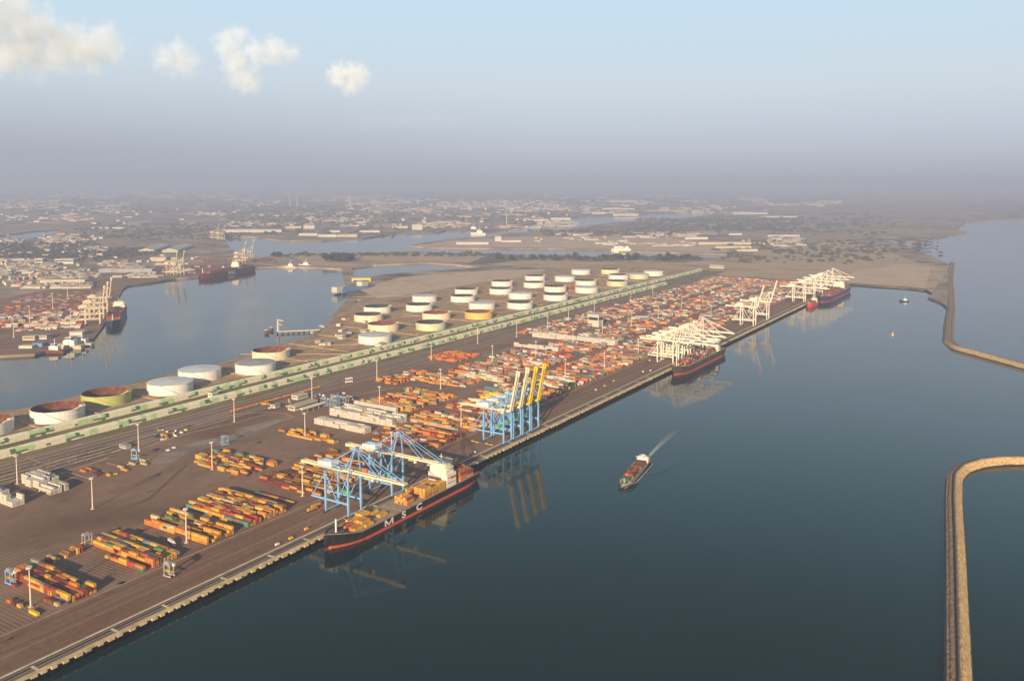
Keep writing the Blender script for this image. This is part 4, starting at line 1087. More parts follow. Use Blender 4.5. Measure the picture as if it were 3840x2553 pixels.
for px0, px1, py, n in ((480, 740, 1024, 5), (950, 1040, 985, 4), (760, 930, 985, 4)):          # red rows behind the far basin quay
    for j in range(n):
        for k in range(int((px1 - px0) / 4)):
            if random.random() < .6:
                x, y = G(px0 + k * 4 + random.random() * 2, py - j * 4); add_ct(x, y, 0, 12.19, 'r', random.choice(['red', 'orange', 'maroon', 'red']), '', 1.9)

# which boxes stand free enough to be seen; the 300 that show largest become objects of their own
camv = Vector((0, 0, CAM_H))
top = {}
for i, c in enumerate(POOL): 
    k_ = (round(c[0]), round(c[1])); top[k_] = max(top.get(k_, -9), c[2])
def occ(x, y, z): return any(top.get((round(x) + a, round(y) + d), -9) >= z - .1 for a in (-1, 0, 1) for d in (0,))
score = []
for i, c in enumerate(POOL):
    d = (Vector(c[:3]) - camv).length
    p = Vector(c[:3]) - camv; dep = p.dot(_f); px = PX0 + FPX * p.dot(_r) / dep; py = PY0 - FPX * p.dot(_u) / dep
    if not (-10 < px < 3850 and 0 < py < 2570) or not c[6] or c[6][0] == '|': continue
    topmost = c[2] >= top[(round(c[0]), round(c[1]))] - .1
    front = not any(top.get((round(c[0]) + a, round(c[1] - 3.9)), -9) >= c[2] - .1 for a in (-1, 0, 1)) if c[4] == 'x' else False
    if not (topmost or front): continue
    score.append(((c[3] + 3) / d ** 2 * (1 if topmost else .55), i))
score.sort(reverse=True)
chosen = set(i for _, i in score[:300])
def ct_mesh(ln, col, h):
    b2 = MB(); w_ = 2.44; a = ln / 2; e = .06
    b2.box(-a + e, a - e, -w_ / 2 + e, w_ / 2 - e, .12, h - e)
    for X in (-a, a - .16):
        for Y in (-w_ / 2, w_ / 2 - .16): b2.box(X, X + .16, Y, Y + .16, 0, h)
    for Y in (-w_ / 2, w_ / 2 - .12):
        for Z in (0.02, h - .14): b2.box(-a + .16, a - .16, Y, Y + .12, Z, Z + .12)
    for Y in (-.75, -.3, .3, .75): b2.box(a - e, a - .01, Y - .03, Y + .03, .2, h - .2)
    return b2.data('container', 'ct_' + col)
CM = {}
NAMES = {'ochre': 'ochre yellow', 'amber': 'amber', 'yel': 'yellow', 'sand': 'sand-coloured'}
BLK = {'front block': 'block nearest the bottom edge', 'back row': 'crosswise row behind that block', 'low row': 'lone row by the grey straddle carrier', 'second block': 'second block up from the bottom edge',
       'third block': 'block at the mast with cream box', 'fourth block': 'largest near block, behind that mast', 'lone row': 'lone low row near the first crane', 'fifth block': 'block behind the first blue crane', 'sixth block': 'block behind the second blue crane', 'inner block': 'inland block behind the open yard'}
TN = ['ground-tier', 'second-tier', 'third-tier', 'fourth-tier', 'fifth-tier', 'sixth-tier']
used_lab = {}
b_ = MB(); cidx = {k: n for n, k in enumerate(CK)}
vs_all = []; mi_all = []
for i, c in enumerate(POOL):
    x, y, z, ln, al, col, wh, rz, h = c
    rot = rz if al in ('y',) else 0.0
    if i in chosen:
        key = (ln, col, h)
        if key not in CM: CM[key] = ct_mesh(ln, col, h)
        o = bpy.data.objects.new('container', CM[key]); C.objects.link(o); o.location = (x, y, z)
        o.rotation_euler = (0, 0, (rz + PI / 2) if al == 'y' else rz if al == 'r' else random.uniform(-.006, .006))
        cn = NAMES.get(col, col); q = wh.split('|')
        sz = 'short' if ln < 7 else 'long'
        if q[0] == 'own': lb = q[1]
        elif q[0] == 'ship':
            k, j, t_, n = int(q[2]), int(q[3]), int(q[4]), int(q[5])
            sh_ = 'black ship' if 'letters and orange' in q[1] else 'moving cargo ship'
            lb = f'{cn} {TN[t_]} container on the {sh_}, bay {ORD[k]} from bow, {ORD[n - 1 - j]} from open water'
            lb = lb.replace('bay ' + ORD[k], ORD[k] + ' bay')
        else:
            r, s_, t_ = int(q[1]), int(q[2]), int(q[3])
            half_ = ' quay-side half' if q[4].endswith('b') else ''
            lb = f'{cn} {TN[t_]} {"short box" if ln < 7 else "container"}{half_}, {ORD[s_]} from quay, {ORD[r]} row, {BLK.get(q[0], q[0])}'
        wd = lb.split()
        if len(wd) > 16: lb = ' '.join(wd[:16])
        tag(o, lb, 'container', 'shipping containers of the port')
    else:
        ca, sa = math.cos(rz + (PI / 2 if al == 'y' else 0)), math.sin(rz + (PI / 2 if al == 'y' else 0))
        a, w_ = ln / 2, 1.22
        pts = [(x + dx * ca - dy * sa, y + dx * sa + dy * ca) for dx, dy in ((-a, -w_), (a, -w_), (a, w_), (-a, w_))]
        b_.add([(p[0], p[1], z + .02) for p in pts] + [(p[0], p[1], z + h - .02) for p in pts], [(4, 5, 6, 7), (0, 1, 5, 4), (1, 2, 6, 5), (2, 3, 7, 6), (3, 0, 4, 7)], cidx[col])
o = b_.build('stacked_containers', ['ct_' + k for k in CK])
tag(o, 'countless containers in rows filling the rest of the terminals', 'container stacks', None, 'stuff')
print('containers', len(POOL), 'own', len(chosen))

# ------------------------------------------------------------------ straddle carriers, trucks, trailers, spreaders
def straddle(fr, load):
    root = empty('straddle_carrier', (0, 0, 0)); h = 12.5
    for Y in (-2.3, 2.3):
        for X in (-3.6, 3.6): MB().bar((X, Y, 1.2), (X, Y, h), .75, .6).build('leg', fr, root)
        MB().box(-5, 5, Y - .45, Y + .45, .9, 2.0).build('side_frame', fr, root)
        for X in (-4, -1.4, 1.4, 4):
            q = MB(); q.tube((X, Y - .3, .75), (X, Y + .3, .75), .75, None, 12); q.build('wheel', 'dark', root)
        MB().bar((-4.4, Y, h), (4.4, Y, h), .8, .9).build('top_beam', fr, root)
    for X in (-3.6, 3.6): MB().bar((X, -2.3, h), (X, 2.3, h), .7, .8).build('cross_beam', fr, root)
    MB().box(-4.2, 1.5, -1.5, 1.5, h + .4, h + 1.7).build('engine_deck', 'steel', root)
    MB().box(4.0, 5.6, .6, 2.6, h - 2.2, h + .2).build('cab', 'white', root)
    MB().box(-6, 6, -1.2, 1.2, 5.2, 5.7).build('spreader', 'yellow', root)
    return root
pr = {'g': straddle('steel', None), 'b': straddle('blue', None)}
it = [('g', -675, 484, R_(4), 'light grey straddle carrier driving alone on the quay apron'), ('b', -783, 399, R_(2), 'blue straddle carrier astride slots beside the nearest container block'),
      ('b', *G(843, 1669), R_(80), 'blue straddle carrier behind the sparse inland container block'), ('g', -801, 483, R_(90), 'grey-white straddle carrier at the end of the crosswise box row'), ('b', *G(508, 1722), R_(20), 'blue straddle carrier among yellow gear beside the rail yard')]
for k in range(10): it.append(('b' if k % 3 else 'g', -992 + (k % 5) * 7, 1006 + (k // 5) * 22, R_(90), f'parked straddle carrier, {ORD[k % 5]} in the {("front", "rear")[k // 5]} line behind the cream gate canopy'))
place(pr, it, 'straddle carrier', 'straddle carriers of the container yard')
def truck(col, trailer):
    root = empty('terminal_truck' if trailer else 'service_van', (0, 0, 0))
    if trailer:
        MB().box(0, 2.3, -1.25, 1.25, .6, 3.1).build('cab', col, root); MB().box(2.0, 2.34, -1.1, 1.1, 1.7, 2.7).build('windscreen', 'glass', root)
        MB().box(-12.6, 0, -1.2, 1.2, 1.0, 1.5).build('trailer_bed', 'dark', root)
        for X in (1.2, -1.2, -9.5, -10.9):
            for Y in (-1.0, 1.0): MB().tube((X, Y - .2, .5), (X, Y + .2, .5), .5, None, 10).build('wheel', 'dark', root)
        if trailer == 2: MB().box(-12.4, -.3, -1.22, 1.22, 1.52, 4.1).build('cargo_box', 'ct_ochre', root)
        if trailer == 3: MB().box(-12.4, -.3, -1.22, 1.22, 1.52, 4.1).build('cargo_box', 'warmw', root)
    else:
        MB().box(-2.6, 1.4, -1, 1, .4, 2.3).box(1.4, 2.5, -1, 1, .4, 1.4).build('body', col, root); MB().box(1.3, 1.46, -.85, .85, 1.4, 2.1).build('windscreen', 'glass', root)
        for X in (-1.7, 1.6):
            for Y in (-.9, .9): MB().tube((X, Y - .15, .4), (X, Y + .15, .4), .4, None, 10).build('wheel', 'dark', root)
    return root
pr = {'t': truck('white', 1), 'o': truck('orange', 2), 'w': truck('white', 3), 'v': truck('white', 0), 'y': truck('yellow', 0)}
it = [('v', *G(1041, 2043), R_(90), 'white van parked on the apron near the bow of the black ship'), ('w', *G(652, 2045), R_(-15), 'truck with cream box beside the second light mast near the apron'),
      ('y', *G(1092, 2020), R_(90), 'yellow van by the quay kerb near the black ship bow'), ('y', *G(1150, 1985), R_(90), 'yellow van close to the ship bow mooring'),
      ('v', *G(455, 1672), R_(90), 'white van on the rail road, alone beside the tracks'), ('v', *G(630, 1690), R_(70), 'white van near the red gear by the dusty road'), ('v', *G(652, 1681), R_(70), 'second white van near the dusty road, farther from the red gear'),
      ('o', *G(1185, 1908), R_(90), 'truck carrying an ochre box under the nearest blue crane'), ('o', *G(1200, 1895), R_(90), 'truck carrying an ochre box behind the first one under the nearest crane'),
      ('v', *G(2235, 1463), R_(90), 'white van on the wide apron past the raised blue cranes'), ('y', *G(2268, 1448), R_(90), 'orange-yellow van on the wide apron between two others'), ('y', *G(2302, 1430), R_(90), 'yellow van on the wide apron nearest the olive-black ship'),
      ('v', *G(2412, 1395), R_(90), 'white van at the quay kerb near the olive-black ship'), ('v', *G(2440, 1391), R_(90), 'white van closest to the olive-black ship bow'), ('t', *G(2435, 1355), R_(90), 'empty white truck beside the first white crane'),
      ('t', *G(1780, 1700), R_(90), 'empty white truck on the apron before the raised blue cranes'), ('o', *G(860, 1840), R_(35), 'truck carrying an ochre box alone on the open yard road'), ('w', *G(1320, 1495), R_(0), 'truck with cream box by the canopy end of the long reefers'), ('w', *G(1318, 1422), R_(75), 'truck with cream box on the road behind the workshop'), ('w', *G(1318, 1434), R_(75), 'second cream-box truck on the road behind the workshop')]
place(pr, it, 'vehicle', None)
# pipelines of the tank farm
for k, (p, q, lb) in enumerate((((690, 1402), (868, 1356), 'pale pipeline along the basin bank behind the roofed tanks'), ((900, 1330), (1300, 1330), 'pale pipeline crossing bare ground before the buff-roofed corner tank'), ((1150, 1300), (1420, 1290), 'pale pipeline running behind the buff-roofed corner tank'),
        ((1040, 1360), (1330, 1342), 'pale pipeline nearest the long shed before the tank field'), ((1250, 1200), (1340, 1170), 'pale pipeline on the bank beside the jetty root'), ((1500, 1190), (1700, 1180), 'pale pipeline between the pale green tank and the sand flat'), ((1700, 1140), (2050, 1075), 'pale pipeline threading the middle of the tank field'), ((1320, 1115), (1560, 1110), 'pale pipeline on the causeway edge by the little pond'))):
    a, c = Vector((*G(*p), 0)), Vector((*G(*q), 0)); ro = tag(empty('pipeline', (a.x, a.y, 0)), lb, 'pipeline', 'pipelines of the tank farm'); d = c - a
    n = Vector((-d.y, d.x, 0)).normalized()
    for j in range(3): MB().tube(tuple(n * j * 1.6 + Vector((0, 0, .9))), tuple(d + n * j * 1.6 + Vector((0, 0, .9))), .45, None, 6).build('pipe', 'lane', ro)
# clutter of small vehicles round the rail yard and workshop
vp = {'v': truck('white', 0), 'y': truck('yellow', 0), 't': truck('bb', 1), 'o': truck('orange', 2)}
rr = random.Random(41); it = []
for k in range(34):
    px, py = ((rr.uniform(580, 700), rr.uniform(1612, 1650)) if k < 14 else (rr.uniform(1000, 1120), rr.uniform(1488, 1535)) if k < 24 else (rr.uniform(1180, 1330), rr.uniform(1470, 1500)))
    it.append((rr.choice('vvyto'), *G(px, py), R_(rr.uniform(0, 180)), ('one of the small vehicles clustered on the rail yard road', 'one of the small vehicles parked round the beige workshop', 'one of the small vehicles near the parked straddle carriers')[(k >= 14) + (k >= 24)]))
for k_, g_ in ((0, 'small vehicles on the rail yard road'), (1, 'small vehicles round the workshop'), (2, 'small vehicles near the parked straddle carriers')):
    place(vp, it[(0, 14, 24)[k_]:(14, 24, 34)[k_]], 'vehicle', g_)
for v_ in vp.values():
    if not isinstance(v_, tuple): 
        for ch in list(v_.children): bpy.data.objects.remove(ch)
        bpy.data.objects.remove(v_)
def spreader():
    root = empty('yellow_spreader', (0, 0, 0))
    MB().box(-6, 6, -.7, .7, .5, 1.3).build('main_beam', 'yellow', root)
    for X in (-6, 5.4): MB().box(X, X + .6, -1.25, 1.25, .2, 1.2).build('end_beam', 'yellow', root)
    MB().box(-1.2, 1.2, -1.1, 1.1, 1.3, 2.2).build('head_block', 'dark', root); return root
pr = {'s': spreader()}
place(pr, [('s', *G(1782, 1657), R_(-8), 'yellow crane spreader on the apron, inland one by the first raised crane'), ('s', *G(1834, 1667), R_(-8), 'yellow crane spreader on the apron, quay-side one by the first raised crane'),
           ('s', *G(495, 1740), R_(75), 'yellow spreader parked by the rail yard, by the blue carrier'), ('s', *G(542, 1727), R_(75), 'yellow spreader parked by the rail yard toward the dusty road'), ('s', *G(420, 1780), R_(60), 'yellow spreader on the open yard behind the first row of masts')], 'spreader', 'yellow spreaders lying on the ground')
def chassis():
    root = empty('parked_trailer', (0, 0, 0))
    MB().bar((-6, 0, 1.2), (6, 0, 1.2), .9, .4).build('trailer_bed', 'lane', root)
    for X in (-5, -3.7):
        MB().tube((X, -1.1, .5), (X, 1.1, .5), .5, None, 8).build('wheel', 'dark', root)
    MB().bar((-6, 0, 1.45), (5.9, 0, 1.45), 2.3, .16).build('load_deck', 'lane', root); return root
pr = {'c': chassis()}; it = []
for j, x in enumerate((-1092, -1077, -1064, -1051)):
    for k in range(14):
        if random.random() < .72: it.append(('c', x + random.uniform(-1, 1), 470 + k * 16 + random.uniform(-4, 4), R_(90 + random.uniform(-3, 3)), f'empty pale trailer in the {ORD[j]} line out from the sheds, {ORD[k]} along it'))
place(pr, it, 'trailer', 'empty trailers lined up by the rail tracks')
# container train on the siding
def wagon():
    root = empty('rail_wagon', (0, 0, 0))
    MB().box(-1.3, 1.3, -9, 9, .9, 1.5).build('wagon_bed', 'dark', root)
    for Y in (-6.5, 6.5): MB().box(-1.1, 1.1, Y - 1.4, Y + 1.4, .1, .95).build('bogie', 'dark', root)
    MB().box(-1.22, 1.22, -8.6, -.2, 1.52, 4.1).build('cargo_box', 'ct_orange', root); MB().box(-1.22, 1.22, .2, 8.6, 1.52, 4.1).build('cargo_box', 'ct_ochre', root)
    return root
pr = {'w': wagon()}
place(pr, [('w', -1082.5, 905 + 19.5 * k, 0, f'flat rail wagon with orange boxes, {ORD[k]} in the train from the near end') for k in range(10)], 'rail wagon', 'flat wagons of the container train')

# ------------------------------------------------------------------ buildings
HB = []
def building(x, y, rz, lx, ly, h, wall, roof, label, gable=False, bands=True, cat='building', group=None, name='building', z=0.0):
    root = tag(empty(name, (x, y, z), rz), label, cat, group)
    q = MB().box(-lx / 2, lx / 2, -ly / 2, ly / 2, -.4, h, bottom=False)
    q.build('wall', wall, root)
    if gable:
        r_ = MB(); e = h + min(min(lx, ly) * .16, 9)
        if lx >= ly: r_.add([(-lx / 2 - .3, -ly / 2 - .3, h), (lx / 2 + .3, -ly / 2 - .3, h), (lx / 2 + .3, 0, e), (-lx / 2 - .3, 0, e), (lx / 2 + .3, ly / 2 + .3, h), (-lx / 2 - .3, ly / 2 + .3, h)], [(0, 1, 2, 3), (3, 2, 4, 5), (0, 3, 5), (1, 4, 2)])
        else: r_.add([(-lx / 2 - .3, -ly / 2 - .3, h), (-lx / 2 - .3, ly / 2 + .3, h), (0, ly / 2 + .3, e), (0, -ly / 2 - .3, e), (lx / 2 + .3, ly / 2 + .3, h), (lx / 2 + .3, -ly / 2 - .3, h)], [(3, 2, 1, 0), (5, 4, 2, 3), (0, 5, 3), (1, 2, 4)])
        r_.build('roof', roof, root)
    else: MB().box(-lx / 2 - .2, lx / 2 + .2, -ly / 2 - .2, ly / 2 + .2, h + .01, h + .9).build('roof', roof, root)
    if bands:
        wb = MB()
        for Y, s_ in ((-ly / 2, -1), (ly / 2, 1)): wb.box(-lx / 2 + 2, lx / 2 - 2, Y + min(0, s_ * .08), Y + max(0, s_ * .08), h * .55, h * .78)
        for X, s_ in ((-lx / 2, -1), (lx / 2, 1)): wb.box(X + min(0, s_ * .08), X + max(0, s_ * .08), -ly / 2 + 1, ly / 2 - 1, h * .55, h * .78)
        wb.build('window_band', 'glass', root)
    return root
building(-1012, 980, 0, 16, 50, 7, 'bc', 'bc', 'long beige workshop with flat roof behind the gate canopy')
building(-1060, 1020, 0, 14, 24, 6, 'bw', 'bw', 'low white office beside the rail tracks near the workshop')
building(*G(1032, 1527), R_(5), 10, 12, 5, 'bw', 'bg', 'tiny white gatehouse at the dusty junction in mid-yard')
building(-971, 1938, 0, 30, 26, 30, 'bw', 'bw', 'tall cream-white block standing among the far container rows')
building(*G(470, 1678), R_(90), 8, 14, 4, 'bc', 'bg', 'low cream hut by the rail road near the third mast')
building(*G(2690, 1005), R_(90), 20, 60, 12, 'bw', 'bw', 'pale building at the far end of the two long sheds')
building(*G(585, 1215 + 200), 0, 8, 8, 4, 'bw', 'bw', 'small pump hut on the tank farm bank') if False else None
building(*G(1283, 1270), 0, 12, 12, 9, 'bw', 'bw', 'small white pump house in front of the buff-roofed corner tank')
building(-1186, 945, 0, 10, 12, 9, 'shc', 'bg', 'cream transfer house between the two long sheds')
can = tag(empty('gate_canopy', (-984, 975, 0)), 'long cream gate canopy on posts by the parked straddle carriers', 'canopy')
MB().box(-2.5, 2.5, -26, 26, 7, 8.6).build('canopy_roof', 'warmw', can)
for Y in (-24, -12, 0, 12, 24): MB().bar((0, Y, 0), (0, Y, 7), .6).build('post', 'steel', can)

def px_building(x0, x1, yb, hpx, wall, roof, label, depth=None, gable=False, cat='warehouse', group=None, bands=False, tilt=0.0, name='warehouse'):
    (xa, ya), (xb, yb2) = G(x0, yb), G(x1, yb)
    w_ = math.hypot(xb - xa, yb2 - ya); rz = math.atan2(yb2 - ya, xb - xa) + tilt
    dep = (Vector(((xa + xb) / 2, (ya + yb2) / 2, -CAM_H))).dot(_f)
    h = hpx / FPX * dep; d_ = depth or max(20, w_ * .4)
    cx, cy = (xa + xb) / 2 - math.sin(rz) * d_ / 2, (ya + yb2) / 2 + math.cos(rz) * d_ / 2
    return building(cx, cy, rz, w_, d_, h, wall, roof, label, gable, bands, cat, group, name)
WH = [(840, 1055, 872, 10, 'bw', 'bw', 'very long white warehouse on the far channel bank', 120), (1068, 1130, 858, 9, 'bc', 'bg', 'cream shed right of the very long white warehouse', 60), (1138, 1180, 858, 12, 'bw', 'bc', 'white block with stepped top beyond the very long warehouse', 50),
      (1120, 1190, 884, 8, 'bw', 'bw', 'white warehouse at the channel bend, first of a bright row', 70), (1192, 1262, 889, 9, 'bw', 'bc', 'white warehouse at the channel bend, second of a bright row', 70), (1264, 1340, 889, 9, 'bc', 'bw', 'cream warehouse at the channel bend, third of a bright row', 70),
      (1235, 1275, 872, 7, 'bw', 'bw', 'small white hall behind the bright row at the channel bend', 40), (1348, 1424, 872, 7, 'bw', 'bw', 'white warehouse ending the bright row at the channel bend', 60), (1545, 1584, 862, 20, 'bw', 'bc', 'stout cream silo block beside the far channel', 40),
      (1470, 1530, 856, 8, 'bc', 'bt', 'low cream shed just before the stout silo block', 40), (1710, 1832, 917, 8, 'bw', 'bw', 'white quay shed on the near end of the spit', 60), (1856, 1880, 905, 18, 'bw', 'bw', 'square white tower block on the spit quay', 40), (1880, 1955, 908, 6, 'bw', 'bw', 'low white shed beside the square tower on the spit', 40),
      (2570, 2655, 898, 8, 'bw', 'bw', 'long white warehouse behind the spit fields', 60), (2734, 2782, 882, 6, 'bw', 'bw', 'white warehouse standing off alone in dark fields', 40), (2880, 3000, 887, 5, 'bw', 'bw', 'long thin white warehouse beside the dark fields', 60),
      (2620, 2818, 917, 8, 'bc', 'bc', 'largest cream warehouse on the spit, rear of three', 90), (2682, 2818, 931, 7, 'bc', 'bc', 'middle cream warehouse of three on the spit', 60), (2764, 2842, 943, 7, 'bc', 'bw', 'front cream warehouse of three by the channel end', 50),
      (2750, 2880, 803, 5, 'bw', 'bw', 'long white hall far off beyond the fields', 120), (2860, 2990, 815, 4, 'bw', 'bc', 'pale hall far off, in front of the long white hall', 90), (2285, 2390, 759, 7, 'bc', 'bc', 'hazy cream complex on the plain beyond the refinery', 150),
      (2220, 2270, 803, 6, 'bw', 'bw', 'white sheds left of the upper channel bend', 60), (2300, 2395, 810, 8, 'bw', 'bc', 'white and cream works beside the upper channel bend', 80), (2260, 2380, 786, 5, 'bw', 'bw', 'pale hall behind the works at the upper channel bend', 80),
      (345, 470, 858, 5, 'bw', 'bw', 'long white shed on the bank of the western dock', 50), (1960, 2060, 830, 8, 'bc', 'bw', 'cream sheds on the refinery quay', 60), (2065, 2140, 826, 9, 'bw', 'bw', 'white tanks house on the refinery quay', 50)]
for x0, x1, yb, hp, wl_, rf_, lb, dp in WH: px_building(x0, x1, yb, hp, wl_, rf_, lb, dp, False, 'warehouse')
for pa, pb, lb in (((548, 947), (612, 926), 'left one of two long slanting pale-roofed sheds inland of the cranes'), ((636, 947), (700, 926), 'right one of two long slanting pale-roofed sheds inland of the cranes')):
    (xa, ya), (xb, yb2) = G(*pa), G(*pb)
    building((xa + xb) / 2, (ya + yb2) / 2, math.atan2(yb2 - ya, xb - xa), math.hypot(xb - xa, yb2 - ya), 75, 12, 'bc', 'bw', lb, True, False, 'warehouse', None, 'warehouse')
px_building(562, 622, 980, 14, 'bc', 'bc', 'squat cream warehouse below the two slanting sheds', 60)
px_building(130, 160, 992, 22, 'bw', 'bw', 'white tower block above the western jumble of roofs', 40, bands=True)
px_building(206, 275, 990, 18, 'bw', 'bc', 'cream apartment-like block above the western jumble of roofs', 60, bands=True)
px_building(150, 318, 1066, 16, 'bc', 'bc', 'long beige warehouse between roof jumble and orange boxes', 50)
px_building(370, 570, 1022, 12, 'bg', 'bw', 'long grey-white quay shed behind the old cream cranes', 50)
px_building(262, 306, 1258, 12, 'bw', 'bw', 'white quay shed at the corner of the western quay', 30)
px_building(84, 130, 1276, 14, 'bc', 'bc', 'cream house on the western bank near the moored barges', 25, bands=True)
px_building(136, 175, 1272, 13, 'bw', 'bg', 'grey-white house right of the cream one near the barges', 25, bands=True)
px_building(122, 158, 1300, 12, 'bb', 'bb', 'light blue boatshed by the western moorings', 20)
px_building(70, 120, 1306, 8, 'bw', 'bw', 'low white shed left of the blue boatshed', 20)
rnd = random.Random(11)
def scatter(n, x0, x1, y0, y1, wpx, hpx, walls, label, group, bias=1.0, gable=.4, name='building'):
    for k in range(n):
        px = rnd.uniform(x0, x1); py = y0 + (y1 - y0) * rnd.random() ** bias
        ww = rnd.uniform(*wpx) * (py - 640) / 200
        px_building(px, px + ww, py, rnd.uniform(*hpx) * .62 * (.4 + (py - 680) / 260), rnd.choice(walls), rnd.choice(('bw', 'bc', 'bt', 'bg', 'bw')), label, None, rnd.random() < gable, 'building', group, False, rnd.uniform(-.5, .5), name)
scatter(120, 0, 310, 985, 1078, (3, 7), (5, 10), ('bw', 'bc', 'bc', 'bt'), 'one of many small pale houses crowded inland of the western basin', 'small houses inland of the western basin', 1, .7, 'house')
scatter(45, 0, 520, 715, 850, (6, 22), (5, 12), ('bw', 'bc', 'bw'), 'one of the hazy pale sheds spread over the western plain', 'hazy sheds of the western plain', 1.0)
scatter(50, 420, 1450, 705, 835, (6, 30), (5, 10), ('bw', 'bc', 'bt', 'bw'), 'one of the hazy pale works on the plain beyond the channel', 'hazy works beyond the channel', 1.0)
scatter(46, 1520, 2120, 758, 790, (6, 16), (10, 20), ('bw', 'bw', 'bc'), 'one of the bright pale blocks in the long far refinery line', 'bright blocks of the refinery line', 1.0, .2)
scatter(30, 1450, 2160, 800, 858, (6, 16), (8, 14), ('bt', 'bc', 'bw'), 'one of the reddish works crowded on the far refinery quay', 'reddish works of the refinery quay', 1.0, .3)
scatter(40, 2100, 3000, 715, 800, (8, 34), (3, 7), ('bw', 'bc'), 'one of the faint sheds dotted over the far eastern plain', 'faint sheds of the far eastern plain', 1.0)
scatter(26, 2760, 3020, 892, 925, (3, 8), (4, 7), ('bw', 'bc', 'bt'), 'one of the small sheds clustered beside the spit warehouses', 'small sheds beside the spit warehouses', 1.0)
scatter(22, 2000, 2560, 880, 915, (4, 14), (3, 6), ('bw', 'bc', 'bt'), 'one of the low sheds scattered over the spit', 'low sheds over the spit', 1.0)
scatter(26, 330, 900, 960, 1010, (4, 12), (5, 9), ('bc', 'bw', 'bt'), 'one of the low buildings inland of the old cream cranes', 'low buildings inland of the old cream cranes', 1.0)
scatter(40, 0, 380, 880, 970, (4, 14), (5, 10), ('bw', 'bc', 'bw', 'bt'), 'one of the pale buildings among trees by the western dock', 'pale buildings among trees by the western dock', 1.0)
scatter(22, 1160, 1420, 1195, 1300, (3, 9), (3, 5), ('bc', 'bg', 'bw'), 'one of the little pipe and pump huts on the bank by the jetty', 'little huts on the bank by the jetty', 1.0)
def chimney(px, pyb, pyt, label, m_='bw', r=4.0):
    x, y = G(px, pyb); dep = Vector((x, y, -CAM_H)).dot(_f); h = (pyb - pyt) / FPX * dep
    ro = tag(empty('chimney', (x, y, 0)), label, 'chimney'); MB().tube((0, 0, 0), (0, 0, h), r, r * .6, 10).build('stack', m_, ro); MB().tube((0, 0, h * .86), (0, 0, h * .93), r * .72, r * .69, 10).build('painted_band', 'redp', ro)
for k, (px, a_, c_) in enumerate(((798, 735, 676), (1087, 775, 728), (1115, 778, 732), (1310, 775, 730), (1316, 775, 733), (1900, 845, 790), (1362, 790, 755), (420, 770, 745), (116, 785, 760))):
    chimney(px, a_, c_, f'slender hazy chimney on the plain, {ORD[(7, 2, 3, 4, 5, 6, 8, 1, 0)[k] if False else k]} tallest' if False else ('tallest pale chimney alone on the hazy skyline', 'hazy chimney over the works left of the paired stacks', 'hazy chimney right beside the works stack, slightly thicker', 'left of two tightly paired thin hazy stacks', 'right of two tightly paired thin hazy stacks', 'pale mast-like stack on the refinery quay', 'short hazy stack near the bright channel warehouses', 'short hazy stack on the western plain', 'stubby grey tower at the western edge of the plain')[k], 'bw', 7 if k < 5 else 4)
# jetty with its loading tower, lock gates, barge
jt = tag(empty('jetty', (*G(1040, 1243), 0)), 'tanker jetty with a pale loading tower reaching into the basin', 'jetty')
j0 = Vector((*G(1040, 1243), 0)); j1 = Vector((*G(1200, 1236), 0)); jd = j1 - j0
MB().bar((0, 0, 0), tuple(jd), 9, 2).build('deck_slab', 'conc', jt)
for k in range(9): MB().bar((jd.x * k / 8, jd.y * k / 8, -9), (jd.x * k / 8, jd.y * k / 8, -1), 3.0, 3.0).build('pile', 'wallc', jt)
MB().bar((3, 0, 1), (3, 0, 30), 5, 4, 3, 3).bar((3, 0, 29), (16, 5, 26), 2, 2).bar((3, 0, 20), (12, 4, 16), 1.5).build('loading_tower', 'bw', jt)
for px, py in ((1000, 1250), (1018, 1240)):
    x, y = G(px, py, WZ); dl = tag(empty('mooring_dolphin', (x, y, WZ)), ('dark mooring dolphin farthest off the jetty head', 'dark mooring dolphin nearest the jetty head')[px > 1010], 'dolphin')
    MB().tube((0, 0, -2), (0, 0, 8), 5, 5, 10).build('pile_cluster', 'wallc', dl); MB().tube((0, 0, 8), (0, 0, 9.5), 6, 6, 10).build('concrete_cap', 'conc', dl)
lk = tag(empty('lock_gate', (*G(1317, 1088), 0)), 'pale blue and white lock gate house on the causeway', 'lock')
MB().box(-16, 16, -60, 60, -4, 10).build('gate_body', 'bb', lk); MB().box(-12, 12, 40, 70, 0, 24).box(-12, 12, -80, -52, 0, 18).build('control_house', 'bw', lk)
g_ = G(1355, 1055); gn = tag(empty('gantry', (*g_, 0), .6), 'yellow gantry on the bank beside the lock', 'gantry')
MB().box(-34, 34, -4, 4, 5, 12).build('beam', 'yellow', gn)
for X in (-31, 31): MB().box(X - 3, X + 3, -4, 4, 0, 5).build('leg', 'yellow', gn)
for k, (px, py, l_) in enumerate(((195, 1300, 70), (250, 1290, 60), (150, 1316, 55))):
    small_boat('barge', ('tan moored barge nearest the western quay corner', 'tan moored barge beside the quay corner wall', 'brown moored barge in front of the blue boatshed')[(1, 0, 2)[k]], G(px, py + 6, WZ), R_(-60), l_, 'oldw' if k < 2 else 'rust', 'barge')
# western masts
for k, (px, py) in enumerate(((52, 1265), (112, 1215), (198, 1160), (267, 1225), (254, 1122), (300, 1078))):
    o = copy_tree(pm); o.location = (*G(px, py), 0); o.scale = (1.3, 1.3, 1.3)
    tag(o, f'floodlight mast of the terminal across the basin, {ORD[k]} from the left edge' if k < 3 else f'floodlight mast of the terminal across the basin, {("by the crane feet", "between white and orange rows", "by the long beige warehouse")[k - 3]}', 'light mast', 'floodlight masts across the basin')

